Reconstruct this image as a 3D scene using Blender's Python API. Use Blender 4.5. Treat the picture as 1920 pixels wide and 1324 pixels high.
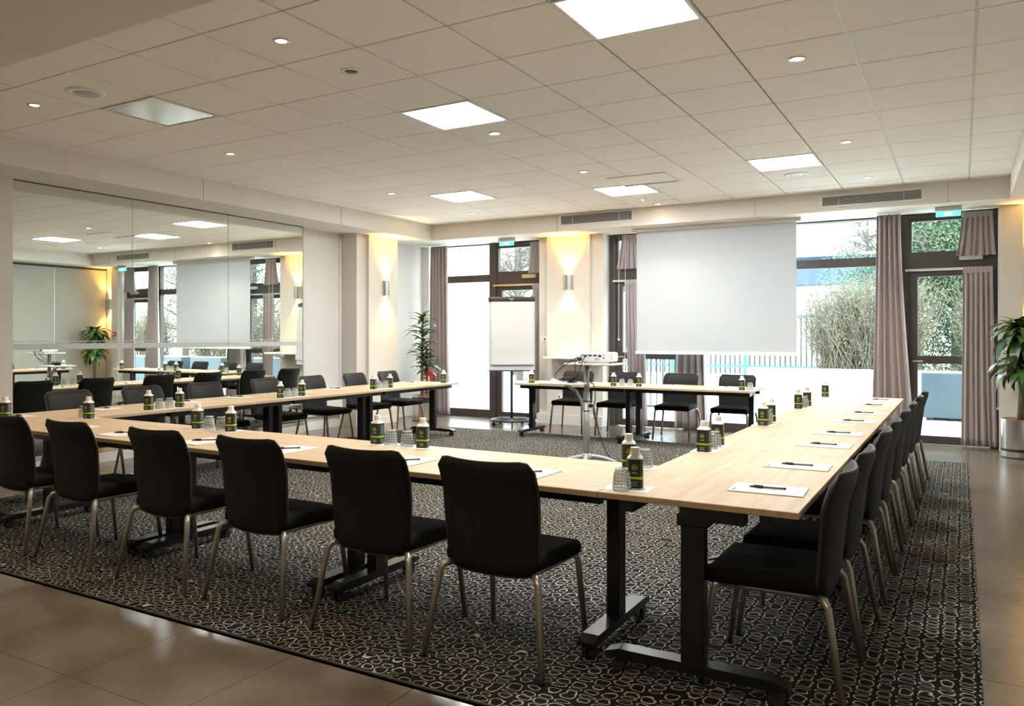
import bpy, bmesh, math, random
from mathutils import Vector, Matrix
random.seed(7)
PI = math.pi
for o in list(bpy.data.objects): bpy.data.objects.remove(o)
S = bpy.context.scene
COL = S.collection

# ------------------------------------------------------------------ camera
F, CX, HY, YAW, CAMH = 1511.85, 882.6, 629.0, 0.5471, 1.39
cd = bpy.data.cameras.new('camera')
cam = bpy.data.objects.new('camera', cd); COL.objects.link(cam)
cam.location = (0, 0, CAMH); cam.rotation_euler = (PI/2, 0, YAW)
cd.sensor_width = 36.0; cd.lens = F/1920*36.0
cd.shift_x = (960-CX)/1920; cd.shift_y = (HY-662)/1920
cd.clip_start = 0.05; cd.clip_end = 300
S.camera = cam

# ------------------------------------------------------------------ world and exposure
SKY, EXPO = 7.2, 0.82
LED, SPOT_W, SCONCE_W, FILL_W = 38.0, 42.0, 74.0, 60.0
w = bpy.data.worlds.new('overcast'); S.world = w; w.use_nodes = True
bg = w.node_tree.nodes['Background']
bg.inputs[0].default_value = (0.92, 0.97, 1.0, 1); bg.inputs[1].default_value = SKY
S.view_settings.view_transform = 'Standard'; S.view_settings.look = 'None'
S.view_settings.gamma = 1.0; S.view_settings.exposure = EXPO
S.view_settings.use_curve_mapping = False

# ------------------------------------------------------------------ materials
M = {}
def mat(name, col, rough=.5, metal=0., spec=.5, var=0., vscale=6., bump=0., bscale=60., emit=None, estr=0., stretch=(1,1,1), sheen=0.):
    m = bpy.data.materials.new(name); m.use_nodes = True
    nt = m.node_tree; b = nt.nodes['Principled BSDF']
    b.inputs['Base Color'].default_value = (*col, 1)
    b.inputs['Roughness'].default_value = rough; b.inputs['Metallic'].default_value = metal
    b.inputs['Specular IOR Level'].default_value = spec
    if sheen: b.inputs['Sheen Weight'].default_value = sheen
    if emit:
        b.inputs['Emission Color'].default_value = (*emit, 1); b.inputs['Emission Strength'].default_value = estr
    if var or bump:
        tc = nt.nodes.new('ShaderNodeTexCoord'); mp = nt.nodes.new('ShaderNodeMapping')
        mp.inputs['Scale'].default_value = stretch
        nt.links.new(tc.outputs['Object'], mp.inputs['Vector'])
    if var:
        n = nt.nodes.new('ShaderNodeTexNoise'); n.inputs['Scale'].default_value = vscale; n.inputs['Detail'].default_value = 5
        nt.links.new(mp.outputs[0], n.inputs['Vector'])
        r = nt.nodes.new('ShaderNodeValToRGB')
        r.color_ramp.elements[0].position = .3; r.color_ramp.elements[1].position = .7
        r.color_ramp.elements[0].color = (*[c*(1-var) for c in col], 1); r.color_ramp.elements[1].color = (*[min(1, c*(1+var)) for c in col], 1)
        nt.links.new(n.outputs['Fac'], r.inputs[0]); nt.links.new(r.outputs[0], b.inputs['Base Color'])
    if bump:
        n2 = nt.nodes.new('ShaderNodeTexNoise'); n2.inputs['Scale'].default_value = bscale
        nt.links.new(mp.outputs[0], n2.inputs['Vector'])
        bp = nt.nodes.new('ShaderNodeBump'); bp.inputs['Strength'].default_value = bump; bp.inputs['Distance'].default_value = .003
        nt.links.new(n2.outputs['Fac'], bp.inputs['Height']); nt.links.new(bp.outputs[0], b.inputs['Normal'])
    M[name] = m; return m

mat('wall', (.68,.645,.58), .75, var=.02, vscale=2)
mat('wall_white', (.73,.72,.695), .7, var=.02, vscale=2)
mat('beam', (.76,.72,.655), .75, var=.02, vscale=2)
mat('ceil_tile', (.90,.87,.82), .9, var=.025, vscale=120, bump=.15, bscale=300)
mat('ceil_grid', (.28,.245,.20), .7)
mat('runner', (.56,.56,.53), .5)
mat('grid_white', (.78,.78,.76), .45)
mat('white_plastic', (.82,.82,.80), .4)
mat('white_gloss', (.86,.86,.85), .25)
mat('grey_plastic', (.45,.45,.44), .4)
mat('grille', (.62,.61,.58), .45)
mat('dark_void', (.03,.03,.03), .8)
mat('frame_brown', (.060,.048,.042), .45, var=.12, vscale=8)
mat('rod', (.62,.60,.56), .35)
mat('brass_rod', (.62,.43,.20), .4)
mat('curtain', (.42,.355,.345), .85, var=.05, vscale=30, sheen=.15)
mat('screen_cloth', (.53,.57,.60), .8)
def translucent(name, amt):
    nt = M[name].node_tree; b = nt.nodes['Principled BSDF']; out = [n for n in nt.nodes if n.type == 'OUTPUT_MATERIAL'][0]
    tr = nt.nodes.new('ShaderNodeBsdfTranslucent'); tr.inputs[0].default_value = b.inputs['Base Color'].default_value
    mx = nt.nodes.new('ShaderNodeMixShader'); mx.inputs[0].default_value = amt
    nt.links.new(b.outputs[0], mx.inputs[1]); nt.links.new(tr.outputs[0], mx.inputs[2]); nt.links.new(mx.outputs[0], out.inputs[0])
translucent('screen_cloth', .008); translucent('curtain', .06)
mat('fabric', (.0055,.0055,.0065), .9, spec=.25, var=.2, vscale=250, bump=.35, bscale=500)
mat('fabric_back', (.0075,.007,.007), .62, spec=.32, var=.1, vscale=200, bump=.2, bscale=500)
mat('piping', (.03,.027,.027), .5)
mat('leg_metal', (.42,.40,.36), .36, metal=.85)
mat('table_black', (.008,.0085,.011), .32, spec=.4, bump=.05, bscale=300)
mat('castor', (.02,.02,.021), .45)
mat('steel', (.62,.61,.59), .28, metal=1., var=.05, vscale=40, stretch=(1,1,.02))
mat('steel_dark', (.30,.30,.31), .3, metal=1.)
mat('gunmetal', (.04,.05,.06), .5, spec=.25)
mat('silver_paint', (.48,.49,.49), .4, metal=.3)
mat('black_plastic', (.018,.018,.02), .45)
mat('cable', (.02,.02,.022), .5)
mat('paper', (.78,.78,.77), .8)
mat('flip_paper', (.60,.60,.59), .85)
mat('flip_board', (.55,.58,.61), .3)
mat('ink', (.12,.12,.13), .7)
mat('cap_white', (.88,.86,.80), .5)
mat('lime', (.42,.62,.012), .5)
mat('lime_mark', (.55,.60,.12), .5)
mat('carton_print', (.50,.52,.50), .6)
mat('carton', (.020,.030,.021), .45)
mat('red', (.55,.02,.03), .3)
mat('red_sign', (.50,.05,.05), .4)
mat('blue_grip', (.03,.06,.16), .4)
mat('soil_clay', (.36,.15,.07), .9, var=.4, vscale=60)
mat('leaf_dark', (.030,.080,.026), .35, var=.35, vscale=12)
mat('leaf_mid', (.075,.155,.035), .35, var=.3, vscale=12)
mat('leaf_yellow', (.42,.34,.05), .5, var=.2, vscale=12)
mat('stem', (.13,.13,.06), .7, var=.25, vscale=30)
mat('pale_stripe', (.55,.57,.56), .3, metal=.2)
mat('partition', (.385,.375,.335), .7, var=.03, vscale=3)
mat('aluminium', (.60,.60,.58), .35, metal=.8)
mat('patio', (.80,.80,.78), .8, var=.05, vscale=3)
mat('render_white', (.84,.84,.83), .8, var=.02, vscale=1)
mat('roughcast', (.46,.46,.45), .9, var=.3, vscale=25)
mat('planter_blue', (.027,.047,.060), .5, var=.05, vscale=3)
mat('fence_dark', (.022,.036,.04), .5)
mat('fence_blue', (.04,.13,.21), .5)
mat('glaze_blue', (.022,.075,.14), .15)
mat('bark', (.09,.08,.065), .9, var=.3, vscale=20)
mat('twig', (.12,.105,.075), .9, var=.3, vscale=3)
mat('leaf_hedge', (.105,.11,.062), .8, var=.35, vscale=3)
mat('leaf_tree', (.06,.10,.05), .7, var=.35, vscale=2.5)
mat('leaf_teal', (.11,.21,.18), .7, var=.3, vscale=2)
mat('brickline', (.35,.25,.2), .8)
mat('grass', (.55,.56,.50), .9, var=.1, vscale=2)
mat('led', (1,1,1), .5, emit=(.98,1,.99), estr=LED)
mat('led_off', (.60,.65,.63), .18, spec=.6)
mat('bulb', (1,1,1), .5, emit=(1,.80,.52), estr=30.)
mat('sconce_bulb', (1,1,1), .5, emit=(1,.72,.36), estr=12.)
mat('exit_green', (.1,.6,.45), .3, emit=(.10,.85,.60), estr=1.3)
mat('exit_white', (.8,.9,.85), .3, emit=(.7,1.,.9), estr=1.2)

def mirror_mat():
    m = bpy.data.materials.new('mirror'); m.use_nodes = True; b = m.node_tree.nodes['Principled BSDF']
    b.inputs['Base Color'].default_value = (.80,.84,.80,1); b.inputs['Metallic'].default_value = 1; b.inputs['Roughness'].default_value = 0.0
    M['mirror'] = m
mirror_mat()
def pane_mat(name, tint, f=.06):
    m = bpy.data.materials.new(name); m.use_nodes = True; nt = m.node_tree
    for n in list(nt.nodes):
        if n.type != 'OUTPUT_MATERIAL': nt.nodes.remove(n)
    out = [n for n in nt.nodes if n.type == 'OUTPUT_MATERIAL'][0]
    t = nt.nodes.new('ShaderNodeBsdfTransparent'); t.inputs[0].default_value = (*tint, 1)
    g = nt.nodes.new('ShaderNodeBsdfGlossy'); g.inputs['Roughness'].default_value = .02
    fr = nt.nodes.new('ShaderNodeFresnel'); fr.inputs[0].default_value = 1.45
    mx = nt.nodes.new('ShaderNodeMixShader')
    ge = nt.nodes.new('ShaderNodeNewGeometry'); iv = nt.nodes.new('ShaderNodeMath'); iv.operation = 'SUBTRACT'; iv.inputs[0].default_value = 1
    ml = nt.nodes.new('ShaderNodeMath'); ml.operation = 'MULTIPLY'     # only the outer face reflects
    nt.links.new(ge.outputs['Backfacing'], iv.inputs[1]); nt.links.new(iv.outputs[0], ml.inputs[0]); nt.links.new(fr.outputs[0], ml.inputs[1])
    nt.links.new(ml.outputs[0], mx.inputs[0]); nt.links.new(t.outputs[0], mx.inputs[1]); nt.links.new(g.outputs[0], mx.inputs[2])
    nt.links.new(mx.outputs[0], out.inputs[0]); M[name] = m
pane_mat('pane', (.93,.985,.985))
def milky_mat(name, amt, tint):
    m = bpy.data.materials.new(name); m.use_nodes = True; nt = m.node_tree; b = nt.nodes['Principled BSDF']; out = [n for n in nt.nodes if n.type == 'OUTPUT_MATERIAL'][0]
    b.inputs['Base Color'].default_value = (.85,.87,.87,1); b.inputs['Roughness'].default_value = .08; b.inputs['Specular IOR Level'].default_value = 1.0
    t = nt.nodes.new('ShaderNodeBsdfTransparent'); t.inputs[0].default_value = (*tint, 1)
    mx = nt.nodes.new('ShaderNodeMixShader'); mx.inputs[0].default_value = amt
    nt.links.new(t.outputs[0], mx.inputs[1]); nt.links.new(b.outputs[0], mx.inputs[2]); nt.links.new(mx.outputs[0], out.inputs[0]); M[name] = m
milky_mat('tumbler', .09, (.86,.88,.88)); milky_mat('tumbler_rib', .55, (.95,.96,.96))
def wood_mat():
    m = bpy.data.materials.new('oak'); m.use_nodes = True; nt = m.node_tree; b = nt.nodes['Principled BSDF']
    tc = nt.nodes.new('ShaderNodeTexCoord'); mp = nt.nodes.new('ShaderNodeMapping'); mp.inputs['Scale'].default_value = (1.2, 16, 16)
    oi = nt.nodes.new('ShaderNodeObjectInfo'); ad = nt.nodes.new('ShaderNodeVectorMath'); ad.operation = 'ADD'
    cb = nt.nodes.new('ShaderNodeCombineXYZ'); mu = nt.nodes.new('ShaderNodeMath'); mu.operation = 'MULTIPLY'; mu.inputs[1].default_value = 37
    nt.links.new(oi.outputs['Random'], mu.inputs[0]); nt.links.new(mu.outputs[0], cb.inputs[0]); nt.links.new(mu.outputs[0], cb.inputs[1])
    nt.links.new(tc.outputs['Object'], ad.inputs[0]); nt.links.new(cb.outputs[0], ad.inputs[1]); nt.links.new(ad.outputs[0], mp.inputs['Vector'])
    n = nt.nodes.new('ShaderNodeTexNoise'); n.inputs['Scale'].default_value = 1.6; n.inputs['Detail'].default_value = 8; n.inputs['Roughness'].default_value = .65
    nt.links.new(mp.outputs[0], n.inputs['Vector'])
    r = nt.nodes.new('ShaderNodeValToRGB'); e = r.color_ramp.elements
    e[0].position = .28; e[0].color = (.48,.335,.195,1); e[1].position = .72; e[1].color = (.66,.51,.345,1)
    nt.links.new(n.outputs['Fac'], r.inputs[0]); nt.links.new(r.outputs[0], b.inputs['Base Color'])
    b.inputs['Roughness'].default_value = .5; b.inputs['Specular IOR Level'].default_value = .3; M['oak'] = m
wood_mat()
def floor_mat():
    m = bpy.data.materials.new('floor_tile'); m.use_nodes = True; nt = m.node_tree; b = nt.nodes['Principled BSDF']
    g = nt.nodes.new('ShaderNodeNewGeometry')
    n = nt.nodes.new('ShaderNodeTexNoise'); n.inputs['Scale'].default_value = 1.7; n.inputs['Detail'].default_value = 8; n.inputs['Roughness'].default_value = .6
    nt.links.new(g.outputs['Position'], n.inputs['Vector'])
    r = nt.nodes.new('ShaderNodeValToRGB'); e = r.color_ramp.elements
    e[0].position = .25; e[0].color = (.098,.076,.055,1); e[1].position = .75; e[1].color = (.178,.146,.112,1)
    nt.links.new(n.outputs['Fac'], r.inputs[0]); nt.links.new(r.outputs[0], b.inputs['Base Color'])
    r2 = nt.nodes.new('ShaderNodeMapRange'); r2.inputs[3].default_value = .16; r2.inputs[4].default_value = .28
    nt.links.new(n.outputs['Fac'], r2.inputs[0]); nt.links.new(r2.outputs[0], b.inputs['Roughness'])
    M['floor_tile'] = m
floor_mat(); mat('grout', (.36,.32,.26), .8); mat('edge_grey', (.07,.068,.062), .6)
def carpet_mat():
    m = bpy.data.materials.new('carpet'); m.use_nodes = True; nt = m.node_tree; b = nt.nodes['Principled BSDF']; N = nt.nodes; Lk = nt.links
    def mth(op, x, y=None, z=None):
        n = N.new('ShaderNodeMath'); n.operation = op
        for k, q in enumerate((x, y, z)):
            if q is None: continue
            if isinstance(q, (int, float)): n.inputs[k].default_value = q
            else: Lk.new(q, n.inputs[k])
        return n.outputs[0]
    def xyz(x, y):
        n = N.new('ShaderNodeCombineXYZ')
        for k, q in enumerate((x, y)):
            if isinstance(q, (int, float)): n.inputs[k].default_value = q
            else: Lk.new(q, n.inputs[k])
        return n.outputs[0]
    def noise(vec, sc, det=1):
        n = N.new('ShaderNodeTexNoise'); n.inputs['Scale'].default_value = sc; n.inputs['Detail'].default_value = det; Lk.new(vec, n.inputs['Vector']); return n
    def white(vec):
        n = N.new('ShaderNodeTexWhiteNoise'); n.noise_dimensions = '2D'; Lk.new(vec, n.inputs['Vector']); return n
    tc = N.new('ShaderNodeTexCoord'); sp = N.new('ShaderNodeSeparateXYZ'); Lk.new(tc.outputs['Object'], sp.inputs[0])
    nz = noise(tc.outputs['Object'], 26); nc = N.new('ShaderNodeSeparateColor'); Lk.new(nz.outputs['Color'], nc.inputs[0])
    X = mth('MULTIPLY_ADD', nc.outputs[0], .45, mth('MULTIPLY', sp.outputs[0], 14.5))      # columns run along y, edges wobble a little
    Y = mth('MULTIPLY_ADD', nc.outputs[1], .45, mth('MULTIPLY', sp.outputs[1], 18.5))
    i = mth('FLOOR', X); u = mth('SUBTRACT', mth('SUBTRACT', X, i), .5)
    wi = white(xyz(i, 3.7)).outputs['Value']
    nv = noise(xyz(mth('MULTIPLY', i, 7.31), mth('MULTIPLY', Y, .55)), 1.0).outputs['Fac']
    V = mth('ADD', mth('MULTIPLY_ADD', wi, 9.0, Y), mth('MULTIPLY', nv, 2.2))
    j = mth('FLOOR', V); v = mth('SUBTRACT', mth('SUBTRACT', V, j), .5)
    rnd = white(xyz(i, j)); rc = N.new('ShaderNodeSeparateColor'); Lk.new(rnd.outputs['Color'], rc.inputs[0])
    ru = mth('MULTIPLY_ADD', rc.outputs[0], .10, .355); rv = mth('MULTIPLY_ADD', rc.outputs[1], .13, .32)
    d = mth('POWER', mth('ADD', mth('POWER', mth('DIVIDE', mth('ABSOLUTE', u), ru), 2.5), mth('POWER', mth('DIVIDE', mth('ABSOLUTE', v), rv), 2.5)), .4)
    q = mth('ABSOLUTE', mth('SUBTRACT', d, .93))
    mr = N.new('ShaderNodeMapRange'); mr.inputs[1].default_value = .055; mr.inputs[2].default_value = .125; mr.inputs[3].default_value = 1; mr.inputs[4].default_value = 0
    Lk.new(q, mr.inputs[0])
    lr = N.new('ShaderNodeValToRGB'); e = lr.color_ramp.elements
    e[0].position = .35; e[0].color = (.44,.40,.32,1); e[1].position = .65; e[1].color = (.46,.46,.44,1)
    Lk.new(noise(tc.outputs['Object'], .9, 3).outputs['Fac'], lr.inputs[0])
    mx = N.new('ShaderNodeMixRGB'); mx.inputs[1].default_value = (.011,.0105,.010,1)
    Lk.new(mr.outputs[0], mx.inputs[0]); Lk.new(lr.outputs[0], mx.inputs[2]); Lk.new(mx.outputs[0], b.inputs['Base Color'])
    b.inputs['Roughness'].default_value = .95; b.inputs['Specular IOR Level'].default_value = .1
    bp = N.new('ShaderNodeBump'); bp.inputs['Strength'].default_value = .3; bp.inputs['Distance'].default_value = .003
    Lk.new(mr.outputs[0], bp.inputs['Height']); Lk.new(bp.outputs[0], b.inputs['Normal'])
    M['carpet'] = m
carpet_mat()

# ------------------------------------------------------------------ mesh helpers
class MB:
    def __init__(s): s.v = []; s.f = []
    def box(s, x0, x1, y0, y1, z0, z1):
        return s.obox(((x0+x1)/2, (y0+y1)/2, (z0+z1)/2), (abs(x1-x0), abs(y1-y0), abs(z1-z0)))
    def obox(s, c, d, rot=None):
        b = len(s.v); c = Vector(c)
        for sx, sy, sz in ((-1,-1,-1),(1,-1,-1),(1,1,-1),(-1,1,-1),(-1,-1,1),(1,-1,1),(1,1,1),(-1,1,1)):
            p = Vector((sx*d[0]/2, sy*d[1]/2, sz*d[2]/2))
            if rot: p = rot @ p
            s.v.append(tuple(c+p))
        for f in ((0,3,2,1),(4,5,6,7),(0,1,5,4),(1,2,6,5),(2,3,7,6),(3,0,4,7)): s.f.append(tuple(b+i for i in f))
        return s
    def rbox(s, x0, x1, y0, y1, z0, z1, r=.01, seg=2):
        bm = bmesh.new(); bmesh.ops.create_cube(bm, size=1)
        for v in bm.verts: v.co = Vector(((x0+x1)/2+v.co.x*(x1-x0), (y0+y1)/2+v.co.y*(y1-y0), (z0+z1)/2+v.co.z*(z1-z0)))
        bmesh.ops.bevel(bm, geom=list(bm.edges), offset=r, segments=seg, affect='EDGES', profile=.5)
        return s.addbm(bm)
    def addbm(s, bm):
        b = len(s.v); bm.verts.index_update()
        for v in bm.verts: s.v.append(tuple(v.co))
        for f in bm.faces: s.f.append(tuple(b+v.index for v in f.verts))
        bm.free(); return s
    def ring(s, c, ax, r, n, up=None):
        ax = Vector(ax).normalized()
        u = ax.orthogonal().normalized() if up is None else (Vector(up)-ax*Vector(up).dot(ax)).normalized()
        w = ax.cross(u); b = len(s.v)
        rr = r if isinstance(r, tuple) else (r, r)
        for i in range(n):
            a = 2*PI*i/n; s.v.append(tuple(Vector(c)+u*math.cos(a)*rr[0]+w*math.sin(a)*rr[1]))
        return b
    def tube(s, pts, r, n=8, cap=True):
        pts = [Vector(p) for p in pts]; rs = r if isinstance(r, (list, tuple)) else [r]*len(pts); bs = []; up = None
        for i, p in enumerate(pts):
            d = (pts[min(i+1, len(pts)-1)]-pts[max(i-1, 0)]).normalized()
            if up is None: up = d.orthogonal()
            up = (up-d*up.dot(d)).normalized()
            bs.append(s.ring(p, d, rs[i], n, up))
        for a, b in zip(bs, bs[1:]):
            for i in range(n): j = (i+1) % n; s.f.append((a+i, a+j, b+j, b+i))
        if cap: s.f.append(tuple(bs[0]+i for i in reversed(range(n)))); s.f.append(tuple(bs[-1]+i for i in range(n)))
        return s
    def lathe(s, prof, n=24, c=(0,0,0), a0=0, a1=2*PI):
        full = abs(a1-a0-2*PI) < 1e-6; m = n if full else n+1; b = len(s.v)
        for r, z in prof:
            for i in range(m):
                a = a0+(a1-a0)*i/n; s.v.append((c[0]+r*math.cos(a), c[1]+r*math.sin(a), c[2]+z))
        for k in range(len(prof)-1):
            for i in range(n):
                j = (i+1) % m; s.f.append((b+k*m+i, b+k*m+j, b+(k+1)*m+j, b+(k+1)*m+i))
        return s
    def prism(s, poly, z0, z1):
        b = len(s.v); n = len(poly)
        for z in (z0, z1):
            for x, y in poly: s.v.append((x, y, z))
        s.f.append(tuple(b+i for i in reversed(range(n)))); s.f.append(tuple(b+n+i for i in range(n)))
        for i in range(n): j = (i+1) % n; s.f.append((b+i, b+j, b+n+j, b+n+i))
        return s
    def grid(s, fn, nu, nv):
        b = len(s.v)
        for j in range(nv+1):
            for i in range(nu+1): s.v.append(tuple(fn(i/nu, j/nv)))
        for j in range(nv):
            for i in range(nu):
                a = b+j*(nu+1)+i; s.f.append((a, a+1, a+nu+2, a+nu+1))
        return s
    def mesh(s, name, m=None, smooth=False):
        me = bpy.data.meshes.new(name); me.from_pydata(s.v, [], s.f); me.update()
        if m: me.materials.append(M[m] if isinstance(m, str) else m)
        if smooth:
            for p in me.polygons: p.use_smooth = True
        return me
    def build(s, name, m, parent=None, smooth=False, loc=None, rotz=0):
        return link(name, s.mesh(name, m, smooth), parent, loc, rotz)
def link(name, me, parent=None, loc=None, rotz=0):
    o = bpy.data.objects.new(name, me); COL.objects.link(o)
    if parent: o.parent = parent
    if loc: o.location = loc
    if rotz: o.rotation_euler = (0, 0, rotz)
    return o
def tag(o, label=None, cat=None, group=None, kind=None):
    if label: o['label'] = label
    if cat: o['category'] = cat
    if group: o['group'] = group
    if kind: o['kind'] = kind
    return o
def thing(name, label, cat, loc=(0,0,0), rotz=0, group=None):
    o = bpy.data.objects.new(name, None); COL.objects.link(o); o.empty_display_size = .05
    o.location = loc; o.rotation_euler = (0, 0, rotz); return tag(o, label, cat, group)
def struct(name, label, cat, mb=None, m=None):
    o = mb.build(name, m) if mb else thing(name, None, None)
    return tag(o, label, cat, kind='structure')
def copy_tree(src, loc, rotz, label, parent=None, top=True):
    c = src.copy(); COL.objects.link(c)
    if top: c.location = loc; c.rotation_euler = (0, 0, rotz); c['label'] = label
    else: c.parent = parent
    for ch in KIDS.get(src.name, []): copy_tree(ch, None, None, None, c, False)
    return c
KIDS = {}
def index_kids(root):
    def walk(o):
        k = [x for x in COL.objects if x.parent is o]; KIDS[o.name] = k
        for x in k: walk(x)
    walk(root)
def shade_sharp(o, ang=40):
    for p in o.data.polygons: p.use_smooth = True
    o.data.set_sharp_from_angle(angle=math.radians(ang))
    return o
def lamp(name, kind, loc, energy, color, parent=None, size=.03, spot=None, blend=.6, rot=(0,0,0)):
    l = bpy.data.lights.new(name, kind); l.energy = energy; l.color = color; l.shadow_soft_size = size
    if spot: l.spot_size = math.radians(spot); l.spot_blend = blend
    o = bpy.data.objects.new(name, l); COL.objects.link(o); o.location = loc; o.rotation_euler = rot
    if parent: o.parent = parent
    return o
def lp(a, b, t): return a+(b-a)*t
def ray(u, v):
    fw = Vector((-math.sin(YAW), math.cos(YAW), 0)); rt = Vector((math.cos(YAW), math.sin(YAW), 0))
    return fw+rt*((u-CX)/F)+Vector((0,0,1))*((HY-v)/F)
def onz(u, v, z): d = ray(u, v); return Vector((0,0,CAMH))+d*((z-CAMH)/d.z)
def ony(u, v, y): d = ray(u, v); return Vector((0,0,CAMH))+d*(y/d.y)

# ------------------------------------------------------------------ room shell
ZC, ZS = 3.194, 2.945            # suspended ceiling, soffit of the perimeter beams
XL, XR, YB, YF = -8.16, 0.98, 11.85, -3.2
XBL, XBR, YBB, YBF = -7.43, .465, 10.97, 2.58
T = .74
CZ0 = dict(x0=-8.6, x1=.07, y0=2.62, y1=10.28)  # carpet

fl = struct('floor', 'taupe stone tile floor around the patterned carpet', 'floor', MB().box(-8.4, 1.3, YF-.2, 12.0, -.15, -.012), 'grout')
TS = .635
full = MB().box(0, TS-.003, 0, TS-.003, -.012, 0).mesh('floor_tile', 'floor_tile')
ix0 = int(math.floor((-8.4+3.11)/TS)); iy0 = int(math.floor((YF-3.86)/TS))
CARP = (-6.98, .07, 2.62, 10.25)
for i in range(ix0, 8):
    for j in range(iy0, 14):
        x0, y0 = -3.11+i*TS, 3.86+j*TS; x1, y1 = x0+TS-.003, y0+TS-.003
        if x0 > CARP[0]+.05 and x1 < CARP[1]-.05 and y0 > CARP[2]+.05 and y1 < CARP[3]-.05: continue
        if j < -2 and i < 5:          # longer tiles in front of the carpet
            if j % 2 == 0: continue
            y1 = y0+2*TS-.003
        a0, a1, b0, b1 = max(x0, -8.3), min(x1, 1.2), max(y0, YF), min(y1, 11.95)
        if a1-a0 < .02 or b1-b0 < .02: continue
        if a1-a0 > TS-.01 and TS > b1-b0 > TS-.01: link('floor_tile', full, fl, (x0, y0, 0))
        else: MB().box(a0, a1, b0, b1, -.012, 0).build('floor_tile', 'floor_tile', fl)
cp = MB().box(CARP[0], CARP[1], CARP[2], CARP[3], 0, .008).build('carpet', 'carpet')
tag(cp, 'black carpet with cream pebble ring pattern under the tables', 'carpet')
ed = MB().box(CARP[0], CARP[1], CARP[2]-.008, CARP[2], 0, .007).build('edge_strip', 'edge_grey', cp)

# unseen slab added over everything (keeps daylight out of the ceiling void)
struct('trim_1', 'unseen slab added over the room to block the sky', 'slab', MB().box(-8.6, 1.5, YF-.4, 12.05, 3.30, 3.5), 'wall')
struct('wall_left', 'cream left wall beside the mirror', 'wall', MB().box(XL-.25, XL, YF-.3, 12.05, 0, 3.3), 'wall_white')
struct('wall_right', 'cream wall behind the folding partition', 'wall', MB().box(XR+.06, XR+.3, YF-.3, 12.05, 0, 3.3), 'wall')
struct('wall_front', 'cream wall behind the viewer', 'wall', MB().box(-8.5, 1.3, YF-.3, YF, 0, 3.3), 'wall')

# perimeter beams
bl = struct('trim_2', 'cream boxed beam along the left wall above the mirror', 'beam', MB().box(XL, XBL, YF, 12.0, ZS, 3.3), 'beam')
bb = struct('trim_3', 'cream boxed beam above the windows with air grilles', 'beam', MB().box(XBL, XBR, YBB, 12.05, ZS, 3.3), 'beam')
br = struct('trim_4', 'cream boxed beam along the right wall above the partition', 'beam', MB().box(XBR, XR+.06, YF, 12.05, ZS, 3.3), 'beam')
bf = struct('trim_5', 'lower plaster ceiling over the foreground strip of floor', 'bulkhead', MB().box(XBL, XBR, YF, YBF, ZS, 3.3), 'beam')
for x in (-4.92, -5.9): MB().box(XBL-.001, XBL+.003, 6.3 if x < -5 else 8.7, 6.304 if x < -5 else 8.704, ZS, ZC).build('joint', 'ceil_grid', bl)
for x in (-5.17, -2.32, -.14): MB().box(x, x+.004, YBB-.002, YBB, ZS, ZC).build('joint', 'ceil_grid', bb)

# ceiling tiles
ce = struct('ceiling', 'suspended ceiling of square cream tiles', 'ceiling', MB().box(XBL, XBR, YBF, YBB, ZC+.012, ZC+.03), 'ceil_grid')
CT, GX, GY = .66, -5.869, 3.283
LEDS = {(6,1),(3,3),(6,8),(3,9),(0,8)}; OFF = (0,1)
ctm = MB().rbox(0, CT-.011, 0, CT-.011, ZC, ZC+.013, .003, 1).mesh('ceiling_tile', 'ceil_tile')
for i in range(-3, 10):
    for j in range(-2, 12):
        x0, y0 = GX+i*CT+.0055, GY+j*CT+.0055; x1, y1 = x0+CT-.011, y0+CT-.011
        a0, a1, b0, b1 = max(x0, XBL+.002), min(x1, XBR-.002), max(y0, YBF+.002), min(y1, YBB-.002)
        if a1-a0 < .02 or b1-b0 < .02 or (i,j) in LEDS or (i,j) == OFF: continue
        if a1-a0 > CT-.02 and b1-b0 > CT-.02: link('ceiling_tile', ctm, ce, (x0, y0, 0))
        else: MB().box(a0, a1, b0, b1, ZC, ZC+.013).build('ceiling_tile', 'ceil_tile', ce)
for i in (8, 9):   # two wider pale runners
    x = GX+i*CT; MB().box(x-.009, x+.009, YBF, YBB, ZC-.002, ZC+.004).build('ceiling_runner', 'runner', ce)

LL = {(6,1): 'large lit square ceiling panel cut by the top edge of the photo', (3,3): 'lit square ceiling panel above the middle of the tables',
      (6,8): 'lit square ceiling panel near the right beam and round speaker', (3,9): 'lit square ceiling panel beside the ceiling vent',
      (0,8): 'lit square ceiling panel farthest left near the left beam'}
def panel(i, j, m, label, name='ceiling_light'):
    x0, y0 = GX+i*CT+.005, GY+j*CT+.005; s = CT-.01
    t = thing(name, label, 'ceiling light', (x0+s/2, y0+s/2, ZC-.002), group='square ceiling panels'); h = s/2; e = .022
    f = MB(); f.box(-h,h,-h,-h+e,-.004,.012); f.box(-h,h,h-e,h,-.004,.012); f.box(-h,-h+e,-h+e,h-e,-.004,.012); f.box(h-e,h,-h+e,h-e,-.004,.012)
    f.build('frame', 'grid_white', t)
    MB().box(-h+e, h-e, -h+e, h-e, .002, .012).build('diffuser', m, t)
    return t
for c, l in LL.items(): panel(*c, 'led', l)
panel(*OFF, 'led_off', 'unlit square ceiling panel in the upper left')
# a bright light box above the unlit panel's neighbour is not needed: it only reflects

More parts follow.
